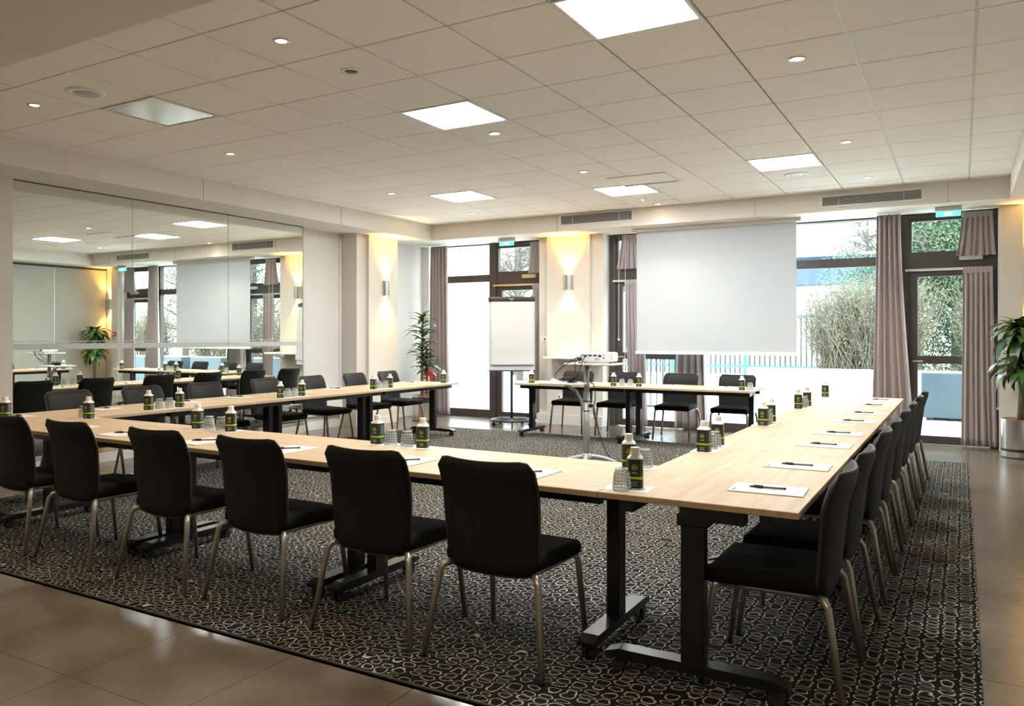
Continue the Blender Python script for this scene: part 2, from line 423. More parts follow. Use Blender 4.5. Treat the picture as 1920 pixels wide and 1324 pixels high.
SPOTS = {(3,0): 'bright round downlight in the tile at upper left centre', (7,3): 'bright round downlight at upper right near the pale runner',
 (-1,0): 'round downlight at far left beside the round speaker', (-1,3): 'round downlight near the left beam above the mirror',
 (3,4): 'round downlight just behind the middle lit panel', (7,7): 'round downlight to the right of the right lit panel',
 (7,10): 'round downlight in front of the right air grille', (3,7): 'round downlight left of the ceiling vent',
 (-1,7): 'small round downlight left of the far left lit panel', (-1,10): 'small round downlight nearest the far left corner',
 (3,11): 'round downlight closest to the beam beside the left air grille'}
def downlight(x, y, z, label, energy, group='recessed downlights'):
    t = thing('downlight', label, 'downlight', (x, y, z), group=group)
    o = MB().lathe([(.034,.004),(.036,-.006),(.052,-.007),(.055,0),(.034,.002)], 24).build('trim_ring', 'steel', t, True)
    MB().lathe([(0,-.003),(.034,-.003),(.034,-.001),(0,-.001)], 20).build('bulb', 'bulb', t)
    lamp('downlight_lamp', 'SPOT', (0,0,-.02), energy, (1,.76,.48), t, .03, 105, .7)
    return t
for (i, j), l in SPOTS.items():
    x, y = GX+(i+.5)*CT, GY+(j+.5)*CT
    if j == 11: y = 10.78
    downlight(x, y, ZC, l, SPOT_W*(.35 if j == 11 else 1))
# unseen downlights added in the lower plaster ceiling for warm foreground light
for n, (x, y, l) in enumerate([(-6.6,1.0,'added unseen fill downlight over the foreground floor at far left'), (-4.4,1.0,'added unseen fill downlight over the foreground floor left of centre'), (-2.2,1.0,'added unseen fill downlight over the foreground floor at centre'), (-.4,1.2,'added unseen fill downlight over the foreground floor at right'),
   (-5.5,-1.3,'added unseen fill downlight behind the viewer at left'), (-2.2,-1.3,'added unseen fill downlight behind the viewer at centre')]):
    downlight(x, y, ZS, l, FILL_W, 'added foreground fill downlights')
# dark camera dome, speakers, vent, detector
x, y = GX+3.5*CT, GY+1.5*CT
t = thing('ceiling_camera', 'dark recessed round eye in a white ring, unlit', 'downlight', (x, y, ZC))
MB().lathe([(.045,.004),(.05,-.008),(.068,-.008),(.072,0),(.045,.002)], 24).build('trim_ring', 'white_plastic', t, True)
MB().lathe([(0,-.006),(.02,-.006),(.045,-.001)], 20).build('lens', 'black_plastic', t, True)
for x, y, l in ((GX+.48*CT, GY+.51*CT, 'round white ceiling speaker at upper left'), (GX+6.5*CT, GY+9.6*CT, 'round white ceiling speaker behind the right lit panel')):
    t = thing('ceiling_speaker', l, 'speaker', (x, y, ZC), group='ceiling speakers')
    MB().lathe([(.085,.0),(.09,-.012),(.125,-.012),(.14,-.004),(.142,0)], 32).build('rim', 'white_plastic', t, True)
    MB().lathe([(0,-.014),(.07,-.013),(.09,-.006)], 28).build('mesh_cover', 'grey_plastic' if y < 5 else 'white_plastic', t, True)
t = thing('ceiling_vent', 'flat rectangular ceiling vent with a dark slot beside a lit panel', 'vent', (-3.13, 9.0, ZC))
f = MB(); f.box(-.34,.34,-.30,-.28,-.012,0); f.box(-.34,.34,.28,.30,-.012,0); f.box(-.34,-.32,-.28,.28,-.012,0); f.box(.32,.34,-.28,.28,-.012,0)
f.build('frame', 'grid_white', t); MB().box(-.32,.32,-.28,.20,-.010,0).build('panel', 'ceil_tile', t)
MB().box(-.32,.32,.20,.28,-.004,0).build('slot', 'dark_void', t)
for k in range(3): MB().box(-.32,.32,.215+k*.022,.225+k*.022,-.010,-.002).build('slat', 'grille', t)
t = thing('smoke_detector', 'small white smoke detector on the ceiling by the lit panel', 'detector', (-3.57, 10.2, ZC))
MB().lathe([(0,-.05),(.02,-.05),(.025,-.03),(.05,-.025),(.055,0)], 20).build('body', 'white_plastic', t, True)
# grilles in the back beam
for x0, x1, z0, z1, l in ((-5.10,-4.0,3.035,3.165,'long air grille in the beam left of the projection screen'), (-1.50,-.41,3.012,3.125,'long air grille in the beam above the right window')):
    t = thing('air_grille', l, 'vent', ((x0+x1)/2, YBB, (z0+z1)/2), group='beam air grilles'); hx, hz = (x1-x0)/2, (z1-z0)/2
    f = MB(); f.box(-hx-.03,hx+.03,-.014,0,hz,hz+.02); f.box(-hx-.03,hx+.03,-.014,0,-hz-.02,-hz); f.box(-hx-.03,-hx,-.014,0,-hz,hz); f.box(hx,hx+.03,-.014,0,-hz,hz)
    f.build('frame', 'grid_white', t); MB().box(-hx,hx,-.004,0,-hz,hz).build('back', 'dark_void', t)
    for k in range(7):
        z = -hz+(k+.5)*2*hz/7; MB().obox((0,-.009,z), (2*hx,.012,.004), Matrix.Rotation(.5,3,'X')).build('slat', 'grille', t)
    for k in (-.33,.33): MB().box(k*2*hx-.004,k*2*hx+.004,-.014,-.01,-hz,hz).build('bar', 'grille', t)

# ------------------------------------------------------------------ left wall: mirror, pilasters
XM = -8.05
struct('wall_left_pier', 'cream pier at the left edge before the mirror', 'wall', MB().box(XL, XM+.02, YF, 4.462, 0, ZS), 'wall')
mi = tag(MB().box(XL, XM-.02, 4.462, 8.60, 0, ZS).build('mirror_wall', 'wall'), 'full height wall mirror of three panes with a frosted silver band', 'mirror')
ys = (4.466, 5.824, 7.227, 8.598)
for a, b in zip(ys, ys[1:]):
    p = MB().box(XM-.02, XM, a+.003, b-.003, .10, ZS-.012).build('mirror_pane', 'mirror', mi)
    MB().box(XM, XM+.0015, a+.003, b-.003, 1.245, 1.305).build('band', 'pale_stripe', p)
    MB().box(XM, XM+.0015, a+.003, b-.003, 1.325, 1.332).build('line', 'pale_stripe', p)
MB().box(XM-.021, XM+.004, 4.462, 8.60, ZS-.012, ZS).build('head_channel', 'frame_brown', mi)
MB().box(XM-.021, XM+.004, 8.598, 8.625, 0, ZS).build('edge_channel', 'aluminium', mi)
MB().box(XM-.021, XM+.012, 4.462, 8.60, 0, .10).build('skirting', 'wall_white', mi)
struct('wall_left_pilaster', 'cream pilaster on the left wall beyond the mirror', 'wall', MB().box(XL, -7.86, 9.57, 9.79, 0, ZS), 'wall')
struct('wall_left_sconce_bay', 'proud cream wall bay carrying the left wall light', 'wall', MB().box(XL, -7.80, 9.79, 10.53, 0, ZS), 'wall')
struct('trim_6', 'thin vertical conduit on the left wall beside the pilaster', 'trim', MB().box(XL, XL+.02, 9.50, 9.53, .1, ZS), 'wall_white')
struct('baseboard_left', 'cream skirting along the left wall', 'baseboard', MB().box(XL, XL+.015, 8.63, 9.57, 0, .11), 'wall_white')
struct('baseboard_left_bay', 'cream skirting below the left wall light', 'baseboard', MB().box(-7.80, -7.788, 9.79, 10.53, 0, .11), 'wall_white')
t = thing('convector_heater', 'white wall convector heater with slotted top behind the left chairs', 'heater', (XL, 9.12, .20))
MB().rbox(0, .07, -.40, .40, 0, .38, .008, 1).build('body', 'white_plastic', t)
for k in range(22): MB().box(.0701, .0712, -.36+k*.033, -.345+k*.033, .30, .36).build('slot', 'ink', t)

# ------------------------------------------------------------------ back wall: piers, windows, doors
struct('wall_back_sky_block', 'dark wall strip added above the windows to block the sky', 'wall', MB().box(-8.3, 1.2, 11.93, 12.05, ZS-.02, 3.3), 'frame_brown')  # added above the soffit to stop sky light leaking in
struct('wall_back_pier', 'cream pier between the window bays', 'wall', MB().box(-5.76, -4.68, 11.56, 12.0, 0, ZS), 'wall')
struct('wall_back_panel', 'proud cream panel carrying the middle wall light', 'wall', MB().box(-5.60, -4.87, 11.50, 11.56, 0, ZS), 'wall')
struct('baseboard_back', 'cream skirting on the middle pier', 'baseboard', MB().box(-5.77, -4.665, 11.485, 11.70, 0, .155), 'wall_white')
struct('wall_back_right', 'narrow cream column right of the glazed door', 'wall', MB().box(.385, .62, 11.55, 12.0, 0, ZS), 'wall')
struct('wall_back_recess', 'cream recessed wall in the far right corner', 'wall', MB().box(.62, XR+.06, 11.68, 12.0, 0, ZS), 'wall')
struct('baseboard_right', 'cream skirting at the right column', 'baseboard', MB().box(.405, .62, 11.53, 11.55, 0, .14), 'wall_white')
struct('wall_back_left_reveal', 'cream reveal at the left end of the windows', 'wall', MB().box(XL, -8.02, 11.75, 12.0, 0, ZS), 'wall_white')

FR = 'frame_brown'
def rect_frame(parent, x0, x1, z0, z1, y, e, d, name='frame'):
    f = MB(); f.box(x0,x1,y,y+d,z0,z0+e); f.box(x0,x1,y,y+d,z1-e,z1); f.box(x0,x0+e,y,y+d,z0+e,z1-e); f.box(x1-e,x1,y,y+d,z0+e,z1-e)
    return f.build(name, FR, parent)
def pane(parent, x0, x1, z0, z1, y): return MB().box(x0, x1, y, y+.008, z0, z1).build('pane', 'pane', parent)
def window(name, label, x0, x1):
    t = thing(name, None, None); tag(t, label, 'window', kind='structure')
    MB().box(x0,x1,11.82,11.92,0,.13).build('sill_rail', FR, t); MB().box(x0,x1,11.82,11.92,2.30,2.42).build('transom', FR, t)
    MB().box(x0,x1,11.84,11.92,ZS-.02,ZS).build('head_rail', FR, t)
    MB().box(x0,x0+.03,11.82,11.92,.13,ZS-.02).build('jamb', FR, t); MB().box(x1-.03,x1,11.82,11.92,.13,ZS-.02).build('jamb', FR, t)
    pane(t, x0+.03, x1-.03, .13, 2.30, 11.87); pane(t, x0+.03, x1-.03, 2.42, ZS-.02, 11.87)
    return t
def door(name, label, x0, x1, e=.12, closer=1, rod='rod'):
    t = thing(name, None, None); tag(t, label, 'door', kind='structure')
    MB().box(x0,x0+e*.8,11.79,11.93,0,ZS-.01).build('jamb', FR, t); MB().box(x1-e*.5,x1,11.79,11.93,0,ZS-.01).build('jamb', FR, t)
    MB().box(x0+e*.8,x1-e*.5,11.80,11.93,2.24,2.42).build('transom', FR, t)
    MB().box(x0+e*.8,x1-e*.5,11.80,11.93,ZS-.06,ZS-.01).build('head_rail', FR, t)
    a, b = x0+e*.8, x1-e*.5
    rect_frame(t, a, b, 2.42, ZS-.06, 11.82, .035, .07, 'vent_sash'); pane(t, a+.035, b-.035, 2.455, ZS-.095, 11.86)
    lf = rect_frame(t, a, b, .01, 2.24, 11.82, .10, .06, 'door_leaf'); MB().box(a+.10,b-.10,11.82,11.88,1.03,1.13).build('mid_rail', FR, lf)
    pane(t, a+.10, b-.10, .11, 1.03, 11.85); pane(t, a+.10, b-.10, 1.13, 2.14, 11.85)
    MB().tube([(a+.05,11.82,1.06),(a+.05,11.775,1.06),(a+.16,11.775,1.06)], .009).build('handle', 'aluminium', t)
    if closer: MB().rbox(b-.33,b-.08,11.74,11.80,2.33,2.39,.006,1).build('door_closer', 'brass_rod' if rod == 'brass_rod' else 'rod', t)
    r = MB().tube([(a-.03,11.76,2.225),(b+.02,11.76,2.225)], .016, 10).build('curtain_rail', rod, t)
    for x in (a-.03, b): MB().tube([(x,11.83,2.225),(x,11.76,2.225)], .012).build('bracket', 'rod', t)
    return t
window('window_1', 'tall fixed window at the far left behind the plant', -8.02, -6.80)
door('door_1', 'brown glazed door behind the flip chart', -6.80, -5.77, .14, rod='brass_rod')
door('door_2', 'brown glazed door partly hidden by the projection screen', -4.66, -3.45)
window('window_2', 'wide window behind the projection screen', -3.45, -.72)
door('door_3', 'brown glazed door at the far right with curtains', -.72, .385, .17)

# curtains
def curtain(label, top, bot, y, z0, z1, folds, amp=.03, head=0., seed=0, name='curtain', belly=0.):
    rnd = random.Random(seed); ph = [rnd.uniform(-.5,.5) for _ in range(folds+2)]; am = [rnd.uniform(.55,1.25) for _ in range(folds+2)]
    def fn(s, t):
        k = s*folds; i = int(min(k, folds-1)); fr = k-i
        a = lp(am[i], am[i+1], fr); p = lp(ph[i], ph[i+1], fr)
        tt = t**1.5
        x0 = lp(top[0], bot[0], tt); x1 = lp(top[1], bot[1], tt)
        am2 = amp*a*(.55+.45*t) if not head or t > head else amp*.45*a
        yy = y+am2*math.sin(2*PI*(k+p*.35*t)) + belly*math.sin(PI*t)
        x = lp(x0, x1, s)+.25*amp*math.sin(4*PI*k+p)*t
        return (x, yy, lp(z1, z0, t)+(.004*math.sin(2*PI*k) if t > .98 else 0))
    mb = MB().grid(fn, folds*10, 22); o = mb.build(name, 'curtain', None, True)
    tag(o, label, 'curtain', 'mauve grey curtains')
    sm = o.modifiers.new('thickness', 'SOLIDIFY'); sm.thickness = .004
    if head:
        hb = MB().grid(lambda s, t: (lp(top[0], top[1], s), y-.012-.008*abs(math.sin(folds*2*PI*s)), lp(z1, z1-.07, t)), folds*12, 2).build('heading_tape', 'curtain', o, True)
    return o
curtain('mauve floor length curtain beside the plant and fire extinguisher', (-7.92,-7.57), (-7.96,-7.51), 11.66, .03, ZS-.01, 5, .065, 0, 1)
curtain('short mauve curtain over the transom of the door behind the flip chart', (-5.99,-5.79), (-6.04,-5.785), 11.70, 2.40, ZS-.04, 5, .02, .15, 2)
curtain('long mauve curtain half hidden behind the flip chart', (-5.95,-5.79), (-6.0,-5.785), 11.70, .05, 2.22, 5, .022, .05, 3)
curtain('short mauve curtain at the transom left of the projection screen', (-4.43,-4.15), (-4.51,-4.10), 11.70, 2.40, ZS-.03, 5, .03, .15, 4)
curtain('long mauve curtain at the left edge of the projection screen', (-4.38,-4.08), (-4.30,-4.03), 11.70, .04, 2.23, 5, .03, .05, 5)
curtain('mauve curtain hanging below the projection screen behind the middle chairs', (-3.56,-3.18), (-3.62,-3.10), 11.64, .03, ZS-.01, 5, .07, 0, 6)
curtain('long mauve grey curtain between the window and the right door', (-.94,-.67), (-1.0,-.50), 11.60, .05, ZS-.01, 5, .075, 0, 7)
curtain('short mauve curtain over the transom of the right door', (.0,.315), (-.06,.35), 11.69, 2.375, ZS-.03, 6, .036, .15, 8)
curtain('long mauve curtain on the right glazed door', (.01,.32), (-.01,.365), 11.69, .03, 2.23, 6, .042, .05, 9)
# blind cords
for x, z, l in ((-4.44,1.33,'white pull cord with a round knob left of the screen, upper one'), (-4.34,1.03,'white pull cord with a round knob left of the screen, lower one'), (.375,.5,'thin white curtain cord beside the right door curtain')):
    t = thing('pull_cord', l, 'cord', (x, 11.60 if x < 0 else 11.72, z), group='pull cords')
    MB().tube([(0,0,0),(0.004,0.005,ZS-z)], .003, 6).build('cord', 'white_plastic', t)
    MB().lathe([(0,-.02),(.016,-.012),(.016,.006),(.004,.016)], 12).build('knob', 'white_plastic', t, True)

# projection screen
t = thing('projection_screen', 'large pale roll-down projection screen in front of the window', 'projection screen', (-2.97, 11.36, 0))
MB().box(-1.10, 1.10, -.0015, .0015, 1.16, ZS-.05).build('screen_cloth', 'screen_cloth', t)
MB().rbox(-1.12, 1.12, -.022, .022, 1.118, 1.16, .008, 2).build('bottom_bar', 'white_gloss', t)
MB().rbox(-1.16, 1.16, -.05, .06, ZS-.05, ZS, .006, 1).build('casing', 'white_plastic', t)

# exit signs
for x, l in ((-6.21,'green lit exit sign above the flip chart'), (-.14,'green lit exit sign above the right door')):
    t = thing('exit_sign', l, 'exit sign', (x, 11.30, ZS), YAW*.0, group='exit signs')
    MB().rbox(-.14,.14,-.03,.03,-.055,0,.004,1).build('housing', 'rod', t)
    MB().rbox(-.13,.13,-.008,.008,-.12,-.055,.004,1).build('lit_plate', 'exit_green', t)
    MB().box(-.04,.04,-.0095,-.008,-.105,-.07).build('pictogram', 'exit_white', t)

# wall lights
def sconce(loc, rotz, label, on=1):
    t = thing('wall_light', label, 'wall light', loc, rotz, 'steel up and down wall lights')   # faces local -y
    o = MB().lathe([(.082,-.118),(.085,-.118),(.085,.118),(.082,.118),(.082,-.118)], 20, (0,0,0), PI, 2*PI).build('shade', 'steel', t, True); shade_sharp(o)
    MB().box(-.03,.03,-.05,0,-.06,.06).build('bracket', 'steel_dark', t)
    for s in (1,-1):
        MB().lathe([(0,0),(.028,0),(.028,.01),(0,.01)], 14, (0,-.042,s*.085-.005)).build('bulb', 'sconce_bulb', t)
        lamp('wall_lamp', 'SPOT', (0,-.042,s*.10), SCONCE_W, (1,.53,.14), t, .02, 84, .9, (PI if s > 0 else 0, 0, 0))
    return t
sconce((-7.80, 10.21, 2.133), PI/2, 'steel cylinder wall light on the left wall above the plant')
sconce((-5.22, 11.50, 2.21), 0, 'steel cylinder wall light on the middle pier beside the flip chart')
sconce((.82, 11.68, 2.11), 0, 'steel cylinder wall light in the far right corner seen in the mirror')

# partition on the right wall
pt = tag(MB().box(XR+.02, XR+.06, -2.9, 11.68, .0, ZS-.03).build('folding_partition', 'dark_void'), 'grey green folding partition along the right wall seen in the mirror', 'partition')
y = 11.66
while y > -2.8:
    MB().box(XR, XR+.02, max(y-1.24, -2.9), y-.01, .03, ZS-.05).build('panel', 'partition', pt)
    MB().box(XR-.004, XR+.01, y-.01, y, .03, ZS-.05).build('profile', 'aluminium', pt); y -= 1.25
MB().box(XR-.01, XR+.06, -2.9, 11.68, ZS-.035, ZS).build('track', 'frame_brown', pt)

# wall shelf, sockets, call point, signs
t = thing('wall_shelf', 'white wall shelf on the middle pier under the wall light', 'shelf', (-5.15, 11.50, 0))
MB().rbox(-.36,.50,-.34,0,1.03,1.065,.006,1).build('board', 'white_gloss', t)
for x in (-.2,.3): MB().obox((x,-.12,.97), (.02,.24,.02), Matrix.Rotation(-.35,3,'X')).build('bracket', 'white_plastic', t)
for x, y, z, l in ((-5.66,11.56,1.33,'white wall socket left of the middle wall light'), (-5.38,11.50,.43,'white double wall socket low on the middle pier')):
    t = thing('wall_socket', l, 'socket', (x, y, z)); MB().rbox(-.045,.045,-.012,0,-.045,.045,.004,1).build('plate', 'white_plastic', t)
    MB().box(-.012,.012,-.0135,-.012,-.018,.014).build('outlet', 'black_plastic', t)
t = thing('call_point', 'small red fire call point on the right column', 'alarm', (.50,11.55,1.42)); MB().rbox(-.05,.05,-.03,0,-.05,.05,.006,1).build('box', 'red_sign', t); MB().box(-.025,.025,-.032,-.03,-.025,.025).build('plate', 'white_plastic', t)
t = thing('fire_sign', 'small red fire extinguisher sign above the extinguisher', 'sign', (-7.86,11.73,1.10)); MB().box(-.07,.07,0,.008,-.075,.075).build('plate', 'red_sign', t)
MB().box(-.02,.03,-.0015,0,-.05,.03).build('pictogram', 'white_plastic', t); MB().box(.035,.05,-.0015,0,-.05,.0).build('pictogram', 'white_plastic', t)
# fire extinguisher
t = thing('fire_extinguisher', 'red fire extinguisher with white label by the left curtain', 'fire extinguisher', (-7.80, 11.42, .30))
o = MB().lathe([(0,0),(.085,0),(.092,.015),(.092,.46),(.085,.51),(.05,.55),(.03,.56),(0,.56)], 24).build('cylinder', 'red', t, True); shade_sharp(o, 50)
MB().lathe([(.0926,.14),(.0926,.40)], 10, (0,0,0), PI*1.2, PI*1.75).build('label_sheet', 'white_plastic', t, True)
for z in (.20,.28,.35): MB().lathe([(.0932,z),(.0932,z+.03)], 8, (0,0,0), PI*1.28, PI*1.65).build('label_print', 'red', t, True)
MB().lathe([(.03,.56),(.035,.58),(.035,.62),(0,.62)], 14).build('valve', 'blue_grip', t, True)
MB().obox((0,-.05,.635), (.03,.16,.02), Matrix.Rotation(.2,3,'X')).build('lever', 'blue_grip', t)
MB().tube([(.03,0,.59),(.10,-.02,.60),(.125,-.03,.50),(.11,-.02,.25)], .011).build('hose', 'black_plastic', t, True)
MB().tube([(.0,0.02,.62),(.02,.03,.72)], [.016,.006], 8).build('horn', 'black_plastic', t)
MB().box(-.05,.05,.09,.13,-.295,.02).build('stand', 'steel_dark', t)

# ------------------------------------------------------------------ tables
TD = .785
def make_table(L, label, loc, rotz, near=.070):
    t = thing('folding_table', label, 'table', (loc[0], loc[1], .008), rotz, 'oak topped flip tables'); T = .732
    MB().rbox(-L/2+.0015, L/2-.0015, -TD/2, TD/2, T-.026, T, .0025, 1).build('tabletop', 'oak', t)
    for s in (-1,1): MB().box(-L/2+.03, L/2-.03, s*.27-.02, s*.27+.02, T-.075, T-.027).build('rail', 'table_black', t)
    for s in (-1,1):
        x = s*(L/2-(near if s < 0 else .070)); g = MB()
        g.rbox(x-.031, x+.031, -.046, .046, .09, T-.09, .006, 1); g.rbox(x-.036, x+.036, -.066, .060, T-.10, T-.052, .005, 1)
        g.box(x-.03, x+.03, -.20, .05, T-.075, T-.027)
        lg = g.build('leg', 'table_black', t)
        f = MB().prism([(-.36,-.018),(-.30,.0),(.30,0),(.36,-.018),(.36,-.034),(.30,-.04),(-.30,-.04),(-.36,-.034)], -.038, .038)
        f.v = [(x+z, y, .097+h) for (y, h, z) in f.v]; f.build('foot', 'table_black', lg)
        for q in (-1,1):
            c = MB()
            for e in (-.018,.018): c.tube([(x+e-.009, q*.31, .027),(x+e+.009, q*.31, .027)], .027, 14)
            c.tube([(x, q*.31, .03),(x, q*.31-q*.012, .062)], .013, 8)
            c.build('castor', 'castor', lg)
    return t
FX = [-1.295, -2.835, -4.378, -5.915]
for k, l in enumerate(['foreground table with two chairs, nearest the right corner', 'foreground table in the middle of the front row', 'foreground table at the left end of the front row']):
    make_table(FX[k]-FX[k+1], l, ((FX[k]+FX[k+1])/2, 3.14+TD/2, 0), 0)
RL = 1.567
for k, l in enumerate(['corner table nearest the viewer at the start of the right row', 'second table of the right row from the viewer', 'third table of the right row from the viewer', 'farthest table of the right row near the curtain']):
    make_table(RL, l, (-1.295+TD/2, 3.14+RL*(k+.5), 0), PI/2, .036 if k == 0 else .070)
for k, l in enumerate(['corner table at the near end of the mirror side row', 'second table of the mirror side row', 'third table of the mirror side row', 'farthest table of the mirror side row beside the plant']):
    make_table(RL, l, (-5.915-TD/2, 3.14+RL*(k+.5), 0), PI/2)
BY = 9.70
for k, l in enumerate(['far table behind the projector stand', 'far table under the projection screen']):
    make_table(1.555, l, (-5.21+1.555*(k+.5), BY+TD/2, 0), 0)

# ------------------------------------------------------------------ chairs
def make_chair():
    t = thing('conference_chair', 'x', 'chair', group='black upholstered conference chairs')
    def sheet(u, tt, side):
        au = abs(u); c = max(0, (au-.80)/.20)**2.0
        zhi = .866-.045*c-.010*(1-au*au); zlo = .372+.05*c+.012*u*u
        z = lp(zlo, zhi, tt); hw = .219+.012*tt+.004*math.sin(PI*tt)
        y = -.195-.012*math.sin(PI*min(1,tt*1.4))-.088*tt**2.4+.050*u*u*(.5+.5*tt)
        e = max(au, abs(2*tt-1)); th = .017*max(0, 1-e**7)**.5+.005
        return (hw*u, y+side*th, z)
    mb = MB(); nu, nv = 16, 14
    mb.grid(lambda a, b: sheet(2*a-1, b, 1), nu, nv); n1 = len(mb.v)
    bk = MB().grid(lambda a, b: sheet(1-2*a, b, -1), nu, nv)
    edge = [(i, 0) for i in range(nu)]+[(nu, j) for j in range(nv)]+[(nu-i, nv) for i in range(nu)]+[(0, nv-j) for j in range(nv)]
    back_id = lambda i, j: n1+j*(nu+1)+(nu-i)
    mb.v += bk.v; mb.f += [tuple(n1+k for k in f) for f in bk.f]
    for (i, j), (i2, j2) in zip(edge, edge[1:]+edge[:1]): mb.f.append((j*(nu+1)+i, back_id(i, j), back_id(i2, j2), j2*(nu+1)+i2))
    b = mb.build('backrest', 'fabric_back', t, True)
    pts = [Vector(sheet(2*i/nu-1, j/nv, -1))*.5+Vector(sheet(2*i/nu-1, j/nv, 1))*.5 for i, j in edge]
    MB().tube([tuple(p) for p in pts+[pts[0]]], .0065, 6, False).build('piping', 'piping', b, True)
    s = MB().rbox(-.225,.225,-.20,.245,.402,.470,.026,3); s.v = [(x*(1+.04*(y>0)), y, z-(.012 if y > .2 else 0)+.006*math.cos(min(1,abs(x)/.225)*PI/2)) for x, y, z in s.v]
    s.build('seat', 'fabric', t, True)
    for q in (-1,1):
        MB().tube([(q*.195,-.165,.392),(q*.205,.02,.394),(q*.205,.20,.392)], .011, 8).build('seat_rail', 'leg_metal', t, True)
        MB().tube([(q*.195,-.165,.392),(q*.222,-.198,.390),(q*.236,-.212,.365),(q*.285,-.272,0)], [.013,.0145,.0145,.0125], 10).build('leg', 'leg_metal', t, True)
        MB().tube([(q*.205,.185,.392),(q*.219,.205,.389),(q*.224,.212,.365),(q*.242,.258,0)], [.013,.0145,.0145,.0125], 10).build('leg', 'leg_metal', t, True)
    return t
ch0 = make_chair(); index_kids(ch0); first = [True]
def chair(x, y, rz, label):
    if first[0]:
        first[0] = False; ch0.location = (x, y, .011); ch0.rotation_euler = (0,0,rz); ch0['label'] = label
    else: copy_tree(ch0, (x, y, .011), rz, label)
ORD = ['first','second','third','fourth','fifth','sixth','seventh','eighth']
FC = [-5.30,-4.63,-3.82,-3.095,-2.345,-1.70]
for k, x in enumerate(FC): chair(x, 3.14, random.uniform(-.02,.02), 'black chair seen from behind, %s from the left in the foreground row' % ORD[k])
RC = [3.47,4.07,4.95,5.56,6.35,7.02,7.86,8.55]
for k, y in enumerate(RC): chair(-.635+.012*k, y, PI/2+(random.uniform(-.02,.02) if k not in (0,2) else 0), 'black chair of the right row, %s from the viewer' % ORD[k])
LC = [3.55,4.46,5.24,6.03,6.93,7.74,8.58,9.33]
for k, y in enumerate(LC): chair(-6.86, y, -PI/2+random.uniform(-.02,.02), 'black chair between table and mirror, %s from the left' % ORD[k])
BC = [-4.75,-4.06,-3.25,-2.51]
for k, x in enumerate(BC): chair(x, 10.60, PI+random.uniform(-.03,.03), 'black chair facing the viewer at the far tables, %s from the left' % ORD[k])

# ------------------------------------------------------------------ table ware
def make_bottle():
    t = thing('water_carton', 'x', 'carton', group='black and lime water cartons'); h, c = .033, .009
    oc = lambda h, c: [(h,-h+c),(h,h-c),(h-c,h),(-h+c,h),(-h,h-c),(-h,-h+c),(-h+c,-h),(h-c,-h)]
    MB().prism(oc(h,c), 0, .122).build('body', 'carton', t)
    MB().prism(oc(h+.0005,c), .038, .048).build('stripe', 'lime', t)
    s = MB(); rings = [(oc(h,c),.122),(oc(h*.95,c),.127),([(.02*math.cos(PI/4*i-PI/8),.02*math.sin(PI/4*i-PI/8)) for i in range(8)],.143)]
    for p, z in rings: s.v += [(x,y,z) for x,y in p]
    for k in range(2):
        for i in range(8): j=(i+1)%8; s.f.append((k*8+i,k*8+j,k*8+8+j,k*8+8+i))
    s.build('shoulder', 'cap_white', t)
    o = MB().lathe([(.0205,.142),(.0215,.144),(.0215,.148),(.0195,.149),(.0195,.168),(.018,.170),(0,.170)], 20).build('cap', 'cap_white', t, True); shade_sharp(o)
    e = MB()
    for k in range(4):
        R = Matrix.Rotation(k*PI/2, 3, 'Z'); d = h+.0006
        if k % 2 == 0:
            n = 20; b = len(e.v)
            for rr in (.0095,.012):
                for i in range(n): a = 2*PI*i/n; e.v.append(tuple(R@Vector((rr*math.cos(a), -d, .088+rr*math.sin(a)))))
            for i in range(n): j=(i+1)%n; e.f.append((b+i,b+j,b+n+j,b+n+i))
            for x0, x1 in ((-.006,-.001),(.001,.006)):
                b = len(e.v); e.v += [tuple(R@Vector((x, -d, z))) for x, z in ((x0,.0845),(x1,.0845),(x1,.0915),(x0,.0915))]; e.f.append((b,b+1,b+2,b+3))
    e.build('emblem', 'lime_mark', t)
    p = MB()
    for k in range(4):
        R = Matrix.Rotation(k*PI/2, 3, 'Z'); d = h+.0006
        rows = [(.062,.012),(.066,.010)] if k % 2 == 0 else [(.060+.0075*i, .016-.004*(i%3)) for i in range(7)]
        rows = rows+[(.010,.014),(.017,.012),(.024,.015)]
        for z, hw in rows:
            b = len(p.v); p.v += [tuple(R@Vector((x, -d, zz))) for x, zz in ((-hw,z),(hw,z),(hw,z+.0022),(-hw,z+.0022))]; p.f.append((b,b+1,b+2,b+3))
    tag(p.build('print', 'carton_print', t), kind='stuff')
    return t
bo0 = make_bottle(); index_kids(bo0); bfirst = [True]
def bottle(x, y, rz, label):
    loc = (x, y, T+.0015)
    if bfirst[0]: bfirst[0] = False; bo0.location = loc; bo0.rotation_euler = (0,0,rz); bo0['label'] = label
    else: copy_tree(bo0, loc, rz, label)
def glass_mesh():
    mb = MB(); n = 28
    mb.lathe([(.039,0),(.029,.086),(.026,.090),(0,.090)], n); mb.lathe([(.0365,0),(.027,.078),(0,.078)], n); mb.lathe([(.039,0),(.0365,0)], n)
    wall = mb.mesh('glass_tumbler', 'tumbler', True)
    rb = MB(); R = lambda z: lp(.0395, .0295, z/.086)
    for z in (.013,.027,.041,.055,.069): rb.lathe([(R(z-.0025),z-.0025),(R(z)+.0012,z),(R(z+.0025),z+.0025)], n)
    for k in range(14):
        a = 2*PI*k/14; rb.tube([(R(z)*math.cos(a), R(z)*math.sin(a), z) for z in (.010,.074)], .0019, 4, False)
    rb.lathe([(.0395,0),(.040,.002),(.0392,.004)], n); rb.lathe([(.0285,.084),(.027,.0902),(.020,.0905)], n)
    return wall, rb.mesh('relief', 'tumbler_rib', True)
gl_me, rib_me = glass_mesh()
